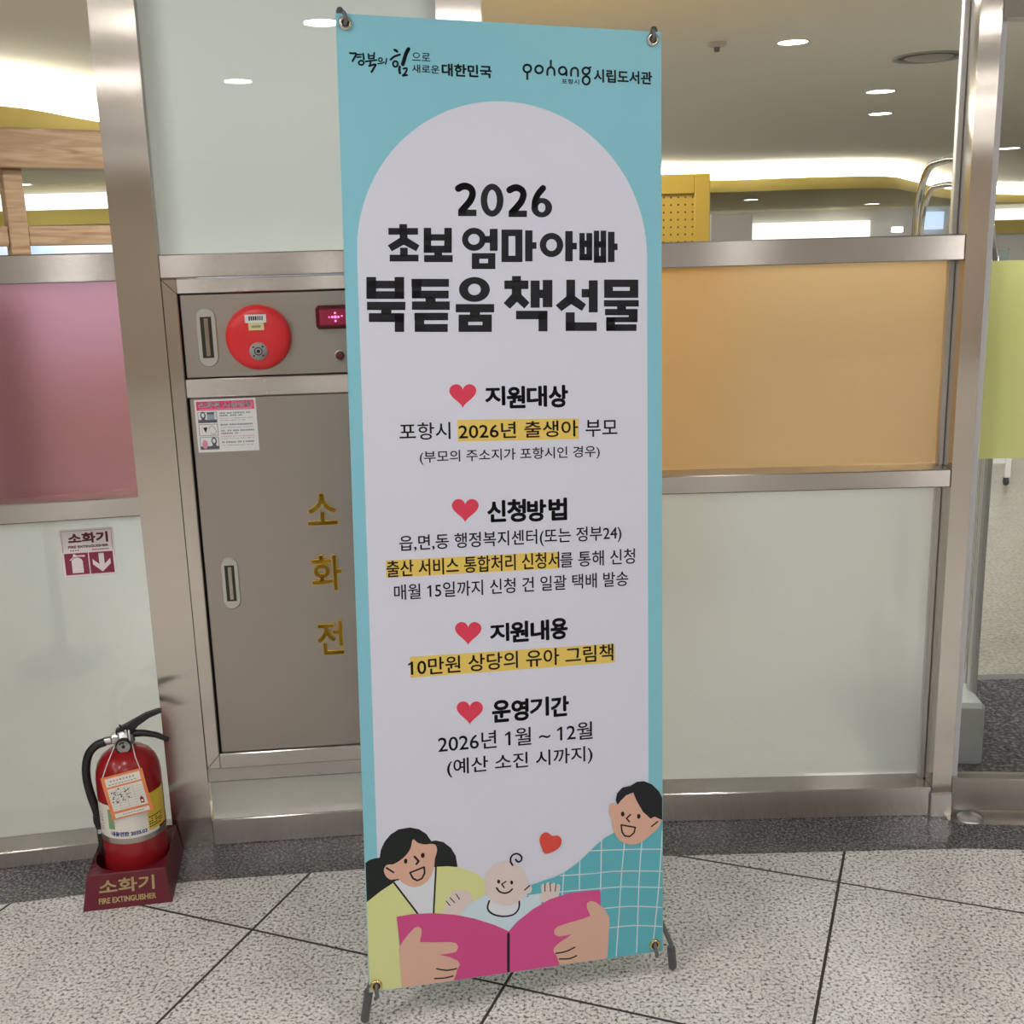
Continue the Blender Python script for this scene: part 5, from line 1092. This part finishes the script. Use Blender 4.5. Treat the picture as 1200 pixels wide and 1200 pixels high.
mb = MB()
mb.box(-0.3, 0.3, 0.0, 0.0009, 0.0, 1.8, PM['teal'])
ly = 0.0
arch = [(-0.2755, 0.22)] + [(-0.0030 + 0.2735 * math.cos(math.pi - math.pi * k / 48), 1.3905 + 0.2735 * math.sin(math.pi - math.pi * k / 48)) for k in range(49)] + [(0.2700, 0.12), (-0.1, 0.12)]
mb.flat(arch, -0.0001, PM['white'])
for col, pts, sm in PRINT_ART:
    if col in ('hl', 'heart'): mb.flat([clampuv(p) for p in pts], -0.0002, PM[col])
for s, u0, v0, u1, v1, bold in PRINT_TEXT: letter(mb, s, u0, v0, u1, v1, PM['ink'], bold, -0.0003)
for pts, sm in PRINT_TITLE:
    if sm == 'r':
        h_ = len(pts) // 2
        mb.add([(p[0], -0.0003, p[1]) for p in pts], [(i, (i + 1) % h_, h_ + (i + 1) % h_, h_ + i) for i in range(h_)], PM['ink'])
    elif sm == 'p':
        mb.flat(pts, -0.0003, PM['ink'])
        for a, b_ in zip(pts, pts[1:] + pts[:1]): stroke(mb, [a, b_], 0.0012, PM['ink'], -0.0003)
    else: stroke(mb, smooth_open(pts), sm[1], PM['ink'], -0.0003)
ly = -0.0003
for col, pts, sm in PRINT_ART:
    if col in ('hl', 'heart'): continue
    if isinstance(sm, tuple):
        stroke(mb, smooth_open(pts) if sm[2] else pts, sm[1] * (1.3 if col == 'black' else 1.1), PM[col], ly - 0.00004, clampuv)
    else:
        ly -= 0.00007
        mb.flat([clampuv(p) for p in (smooth_closed(pts) if sm == 1 else pts)], ly, PM[col])
sheet_o = mb.build('banner_sheet', xb, label='printed vinyl sheet')
BRASS = mat('brass', (0.72, 0.55, 0.26, 1), 0.2, 1.0); NICKEL = mat('nickel', (0.72, 0.66, 0.56, 1), 0.18, 1.0)
POLE = mat('grey pole', (0.16, 0.16, 0.165, 1), 0.4, 0.3); KNOB = mat('grey knob', (0.07, 0.07, 0.065, 1), 0.5)
GR = [(-0.284, 1.7835, NICKEL), (0.2825, 1.785, NICKEL), (-0.2855, 0.0135, BRASS), (0.2815, 0.0165, BRASS)]
for u, v, m in GR:
    mb = MB(); f_ = lambda p, u=u, v=v: Vector((u + p.x, -0.0036 - p.z, v + p.y))
    mb.lathe([(0.0058, -0.0005), (0.0062, 0.0012), (0.0085, 0.0022), (0.0112, 0.0012), (0.0118, -0.0012)], m, 24, f_)
    mb.lathe([(0.0, 0.0), (0.0062, 0.0)], BLACK, 20, f_)
    mb.build('grommet', sheet_o, label='metal eyelet')
# frame behind the sheet: hub, two upper arms, two front legs, one rear leg
HUB = Vector((0.0, 0.055, 0.78))
mb = MB(); mb.bbox(-0.04, 0.04, 0.035, 0.075, 0.735, 0.825, BLACK, 0.01); mb.build('hub', xb)
tips = [(-0.2915, 1.8075), (0.2885, 1.8065)]
for (u, v), (gu, gv, m) in zip(tips, GR[:2]):
    mb = MB(); e_ = Vector((u, 0.008, v - 0.012))
    mb.tube([HUB + (e_ - HUB) * 0.05, HUB + (e_ - HUB) * 0.55, e_], [0.006, 0.0055, 0.0045], POLE, 12)
    arm_o = mb.build('upper_arm', xb)
    mb = MB(); mb.tube([e_ + Vector((0, 0, -0.014)), e_ + Vector((0, 0, 0.004)), e_ + Vector((0, 0, 0.011)), e_ + Vector((0, 0, 0.016)), e_ + Vector((0, 0, 0.018))], [0.0062, 0.0068, 0.0068, 0.0048, 0.001], KNOB, 14)
    mb.build('end_knob', arm_o)
    mb = MB(); mb.tube([(gu, 0.006, gv - 0.004), (gu, -0.004, gv - 0.001), (gu + 0.001, -0.0085, gv + 0.006), (gu - 0.0005, -0.008, gv + 0.013), (gu - 0.002, -0.003, v - 0.006)], 0.0036, POLE, 10); mb.build('hook', arm_o)
IM = MX.inverted()
for (fx, fy), (gu, gv, m) in zip(((-0.3240, -0.7590), (0.2965, -0.6175)), GR[2:]):
    foot = IM @ Vector((fx, fy, 0.006))
    mb = MB(); knee = Vector((foot.x * 0.97, 0.004, 0.012))
    mb.tube([HUB + (knee - HUB) * 0.05, HUB + (knee - HUB) * 0.6, knee, foot], [0.006, 0.0055, 0.005, 0.005], POLE, 12)
    leg_o = mb.build('front_leg', xb)
    mb = MB(); d_ = (foot - knee).normalized()
    mb.tube([knee + d_ * 0.012, foot - d_ * 0.004, foot], [0.0085, 0.0085, 0.006], GREY_RUBBER, 14); mb.build('foot_cap', leg_o)
    mb = MB(); mb.tube([(gu, 0.006, gv + 0.003), (gu, -0.004, gv + 0.001), (gu - 0.001, -0.009, gv - 0.006), (gu + (0.0 if gu < 0 else 0.003), -0.0075, gv - 0.020), (gu + (-0.002 if gu < 0 else 0.006), 0.002, gv - 0.028)], 0.0038, POLE, 10); mb.build('hook', leg_o)
rear = IM @ Vector((-0.04, -0.23, 0.006))
mb = MB(); mb.tube([HUB + Vector((0, 0.02, 0)), HUB + (rear - HUB) * 0.6, rear], [0.006, 0.0055, 0.005], POLE, 12); leg_o = mb.build('rear_leg', xb)
mb = MB(); d_ = (rear - HUB).normalized(); mb.tube([rear - d_ * 0.05, rear - d_ * 0.004, rear], [0.0085, 0.0085, 0.006], GREY_RUBBER, 14); mb.build('foot_cap', leg_o)

# ================================================================ things in the library hall
DISC = emit('lamp diffuser', (1.0, 0.98, 0.95), 14.0)
def downlight(x, y, z, r_, label):
    t_ = empty('ceiling_light', (x, y, z), label=label, cat='ceiling light', group='recessed lights of the library ceiling')
    mb = MB(); mb.lathe([(r_ * 1.16, 0.0), (r_ * 1.14, -0.006), (r_, -0.004), (r_, 0.0)], WHITE, 32); mb.build('trim_ring', t_)
    mb = MB(); mb.lathe([(r_, -0.003), (0.0, -0.003)], DISC, 32); mb.build('diffuser', t_)
downlight(1.67, 4.30, 2.6, 0.085, 'round ceiling light nearest the banner, above the clear glass right of it')
downlight(2.92, 6.62, 2.6, 0.105, 'round ceiling light left of the steel post, upper one of a close pair')
downlight(3.42, 8.19, 2.6, 0.10, 'round ceiling light left of the steel post, lower one of a close pair')
downlight(4.06, 16.92, 2.2, 0.12, 'small far ceiling light under the ochre soffit, nearer the yellow bookcase')
downlight(7.32, 20.85, 2.2, 0.14, 'small far ceiling light under the ochre soffit, nearer the curved chrome gate')
downlight(-4.64, 8.33, 2.2, 0.14, 'ceiling light above the pine frame seen through the left clear glass')
downlight(6.55, 12.72, 2.6, 0.13, 'ceiling light seen through the glass door')
for x, z, lab in ((7.33, 1.78, 'tiny far ceiling light, built as a box on the far wall, left of the curved chrome gate'), (8.75, 1.71, 'tiny far ceiling light, built as a box on the far wall, framed by the curved chrome gate')):  # distant ceiling lights, built as boxes on an invented wall mount
    t_ = empty('far_ceiling_light', (x, 23.55, z), label=lab, cat='wall lamp', group='far ceiling lights set on the far wall')
    mb = MB(); mb.bbox(-0.13, 0.13, -0.03, 0.0, -0.055, 0.055, DISC, 0.02); mb.build('diffuser', t_)
    mb = MB(); mb.bbox(-0.1, 0.1, 0.0, 0.2, -0.04, 0.04, WHITE, 0.01); mb.build('mount', t_)
vt = empty('air_vent', (2.70, 4.97, 2.6), label='round grey air vent in the ceiling beside the steel post', cat='air vent')
mb = MB(); mb.lathe([(0.225, 0.0), (0.222, -0.012), (0.195, -0.010), (0.19, 0.0)], mat('grey vent', (0.32, 0.31, 0.29, 1), 0.5), 36); mb.build('ring', vt)
mb = MB(); mb.lathe([(0.15, -0.008), (0.12, -0.018), (0.0, -0.02)], mat('vent core', (0.42, 0.40, 0.37, 1), 0.5), 36); mb.lathe([(0.192, -0.001), (0.0, -0.001)], mat('vent shade', (0.1, 0.1, 0.09, 1), 0.7), 36); mb.build('core', vt)
sm = empty('smoke_detector', (1.22, 4.25, 2.6), label='small pale smoke detector on the ceiling beside the banner top', cat='smoke detector')
mb = MB(); mb.lathe([(0.055, 0.0), (0.055, -0.012), (0.045, -0.022), (0.02, -0.026), (0.0, -0.026)], mat('detector cream', (0.55, 0.52, 0.47, 1), 0.5), 28); mb.build('base', sm)
mb = MB(); mb.lathe([(0.018, -0.024), (0.016, -0.05), (0.0, -0.052)], mat('detector grey', (0.16, 0.15, 0.13, 1), 0.5), 18); mb.build('sensor', sm)

# yellow bookcase, its perforated end panel toward the glass
bc = empty('bookcase', (0.33, 2.0, 0.0), label='yellow bookcase with a perforated end panel behind the orange glass', cat='bookcase')
YB = mat('bookcase yellow', (0.42, 0.265, 0.03, 1), 0.5)
YP = mat('perforated yellow', (0.42, 0.265, 0.03, 1), 0.5)
n, l, b = nodes(YP)
t = n.new('ShaderNodeTexCoord'); sep = n.new('ShaderNodeSeparateXYZ'); l.new(t.outputs['Object'], sep.inputs[0])
ms = []
for ax in ('X', 'Z'):
    w_ = n.new('ShaderNodeMath'); w_.operation = 'WRAP'; w_.inputs[1].default_value = 0.0145; w_.inputs[2].default_value = -0.0145; l.new(sep.outputs[ax], w_.inputs[0])
    p_ = n.new('ShaderNodeMath'); p_.operation = 'POWER'; p_.inputs[1].default_value = 2.0; l.new(w_.outputs[0], p_.inputs[0]); ms.append(p_)
ad = n.new('ShaderNodeMath'); ad.operation = 'ADD'; l.new(ms[0].outputs[0], ad.inputs[0]); l.new(ms[1].outputs[0], ad.inputs[1])
lt = n.new('ShaderNodeMath'); lt.operation = 'LESS_THAN'; lt.inputs[1].default_value = 0.0038 ** 2; l.new(ad.outputs[0], lt.inputs[0])
mx = n.new('ShaderNodeMix'); mx.data_type = 'RGBA'; mx.inputs['A'].default_value = (0.42, 0.265, 0.03, 1); mx.inputs['B'].default_value = (0.03, 0.02, 0.005, 1)
l.new(lt.outputs[0], mx.inputs['Factor']); l.new(mx.outputs['Result'], b.inputs['Base Color'])
mb = MB(); mb.bbox(-0.475, -0.413, 0.0, 0.035, 0, 1.742, YB); mb.bbox(0.413, 0.475, 0.0, 0.035, 0, 1.742, YB); mb.bbox(-0.413, 0.413, 0.0, 0.035, 1.665, 1.742, YB); mb.bbox(-0.413, 0.413, 0, 0.035, 0.0, 0.08, YB); mb.build('end_frame', bc)
mb = MB(); mb.box(-0.413, 0.413, 0.008, 0.026, 0.08, 1.665, YP); mb.build('perforated_panel', bc)
for z in (0.06, 0.48, 0.9, 1.32, 1.71):
    mb = MB(); mb.bbox(-0.46, 0.46, 0.035, 1.6, z, z + 0.03, YB); mb.build('shelf', bc)
mb = MB(); mb.bbox(-0.02, 0.02, 0.035, 1.6, 0.0, 1.74, YB); mb.build('middle_board', bc)
mb = MB(); mb.bbox(-0.475, 0.475, 1.6, 1.635, 0.0, 1.742, YB); mb.build('far_end_board', bc)
cb = empty('white_cabinet', (2.05, 8.0, 0.0), label='plain off-white cabinet standing right of the yellow bookcase', cat='cabinet')
OFFW = mat('off white laminate', (0.56, 0.53, 0.49, 1), 0.5)
mb = MB(); mb.bbox(-0.2, 0.18, 0.0, 0.6, 0.06, 1.74, OFFW, 0.006); mb.build('body', cb)
mb = MB(); mb.bbox(-0.185, 0.165, 0.02, 0.58, 0.0, 0.06, BLACK); mb.build('plinth', cb)

# curved chrome security gate just inside the door
gt = empty('security_gate', (1.345, 0.84, 0.0), -0.094, label='curved chrome tube security gate on a grey base inside the glass door', cat='security gate')
def hoop(y0, y1, z, ra, rb):
    pts = [(0, y0, 0.12)]
    for k in range(13):
        a = math.pi - math.pi / 2 * k / 12; pts.append((0, y0 + ra + ra * math.cos(a), z - ra + ra * math.sin(a)))
    for k in range(9):
        a = math.pi / 2 - math.pi / 2 * k / 8; pts.append((0, y1 - rb + rb * math.cos(a), z - rb + rb * math.sin(a)))
    pts.append((0, y1, 0.12))
    return pts
mb = MB(); mb.tube(hoop(-0.46, 0.46, 1.70, 0.55, 0.20), 0.0125, CHROME, 12); mb.build('outer_tube', gt)
mb = MB(); mb.tube([(p[0] + 0.0, p[1], p[2]) for p in hoop(-0.39, 0.39, 1.625, 0.48, 0.15)], 0.0095, CHROME, 12); mb.build('inner_tube', gt)
mb = MB(); mb.bbox(-0.012, 0.008, -0.48, -0.44, 0.12, 1.12, mat('gate grey', (0.33, 0.335, 0.33, 1), 0.4), 0.006); mb.build('antenna_cover', gt)
mb = MB(); mb.bbox(-0.10, 0.006, -0.575, 0.50, 0.0, 0.19, mat('base grey', (0.40, 0.42, 0.42, 1), 0.4, 0.1), 0.012); mb.build('base', gt)

# floor mat, table
mb = MB(); mt = empty('floor_mat', (2.2, 0.5, 0.0), label='charcoal entrance mat inside the glass door', cat='mat')
mb.box(-1.15, 1.0, -0.42, 0.40, 0.0, 0.008, MAT_PILE); mb.build('pile', mt)
mb = MB(); e_ = mat('mat edge', (0.10, 0.10, 0.10, 1), 0.6)
mb.bbox(-1.19, 1.04, 0.40, 0.45, 0.0, 0.007, e_); mb.bbox(-1.19, -1.15, -0.42, 0.40, 0.0, 0.007, e_); mb.bbox(1.0, 1.04, -0.42, 0.4, 0, 0.007, e_); mb.build('edging', mt)
tb = empty('table', (2.45, 4.25, 0.0), label='white table on castors behind the green glass band', cat='table')
WT = mat('white table steel', (0.78, 0.78, 0.77, 1), 0.4)
mb = MB(); mb.bbox(-0.56, 0.58, -0.28, 0.30, 0.70, 0.73, WT, 0.006); mb.build('tabletop', tb)
for sx in (-0.5, 0.51):
    for sy in (-0.25, 0.27):
        mb = MB(); mb.bbox(sx - 0.018, sx + 0.018, sy - 0.018, sy + 0.018, 0.05, 0.70, WT); lg = mb.build('leg', tb)
        mb = MB(); mb.lathe([(0.0, -0.011), (0.022, -0.011), (0.025, 0.0), (0.022, 0.011), (0.0, 0.011)], BLACK, 16, lambda p, sx=sx, sy=sy: Vector((sx + p.z, sy + p.x, 0.025 + p.y))); mb.bbox(sx - 0.012, sx + 0.012, sy - 0.014, sy + 0.014, 0.025, 0.055, BLACK); mb.build('castor', lg)
mb = MB(); mb.bbox(-0.5, 0.51, -0.262, -0.238, 0.135, 0.175, WT); mb.build('stretcher', tb)

# pine frame seen through the left clear glass
pf = empty('pine_frame', (-2.4, 3.0, 0.0), math.radians(36), label='pine post and beam frame behind the left clear glass', cat='wooden frame')
mb = MB(); mb.bbox(-1.8, 0.9, -0.06, 0.10, 1.915, 2.10, WOOD, 0.005); mb.build('beam', pf)
mb = MB(); mb.bbox(-0.045, 0.045, 0.0, 0.09, 0.0, 1.915, WOOD, 0.004); mb.build('post', pf)
mb = MB(); mb.bbox(0.78, 0.88, 0.0, 0.09, 0.0, 1.915, WOOD, 0.004); mb.build('post', pf)
mb = MB(); mb.bbox(-1.75, -1.65, 0.0, 0.09, 0.0, 1.915, WOOD, 0.004); mb.build('post', pf)
mb = MB(); mb.bbox(-1.65, -0.046, 0.01, 0.07, 1.55, 1.645, WOOD, 0.004); mb.build('cross_board', pf)
mb = MB(); mb.bbox(0.046, 0.78, 0.01, 0.07, 1.55, 1.645, WOOD, 0.004); mb.build('cross_board', pf)
dc = empty('dark_upright_shape', (-1.71, 1.3, 0.0), math.radians(8), label='dark upright shape blurred behind the pink glass', cat='display stand')  # unidentified dark thing, its stand form invented to give the dark blur
DS = mat('dark shape matt', (0.035, 0.025, 0.04, 1), 0.6)
mb = MB(); mb.bbox(-0.075, 0.075, -0.03, 0.03, 0.62, 1.36, DS, 0.01); mb.build('panel', dc)
mb = MB(); mb.tube([(0, 0, 0.02), (0, 0, 0.64)], 0.02, DS, 12); mb.build('pole', dc)
mb = MB(); mb.lathe([(0.16, 0.0), (0.16, 0.015), (0.03, 0.025), (0.0, 0.025)], DS, 24); mb.build('foot_plate', dc)
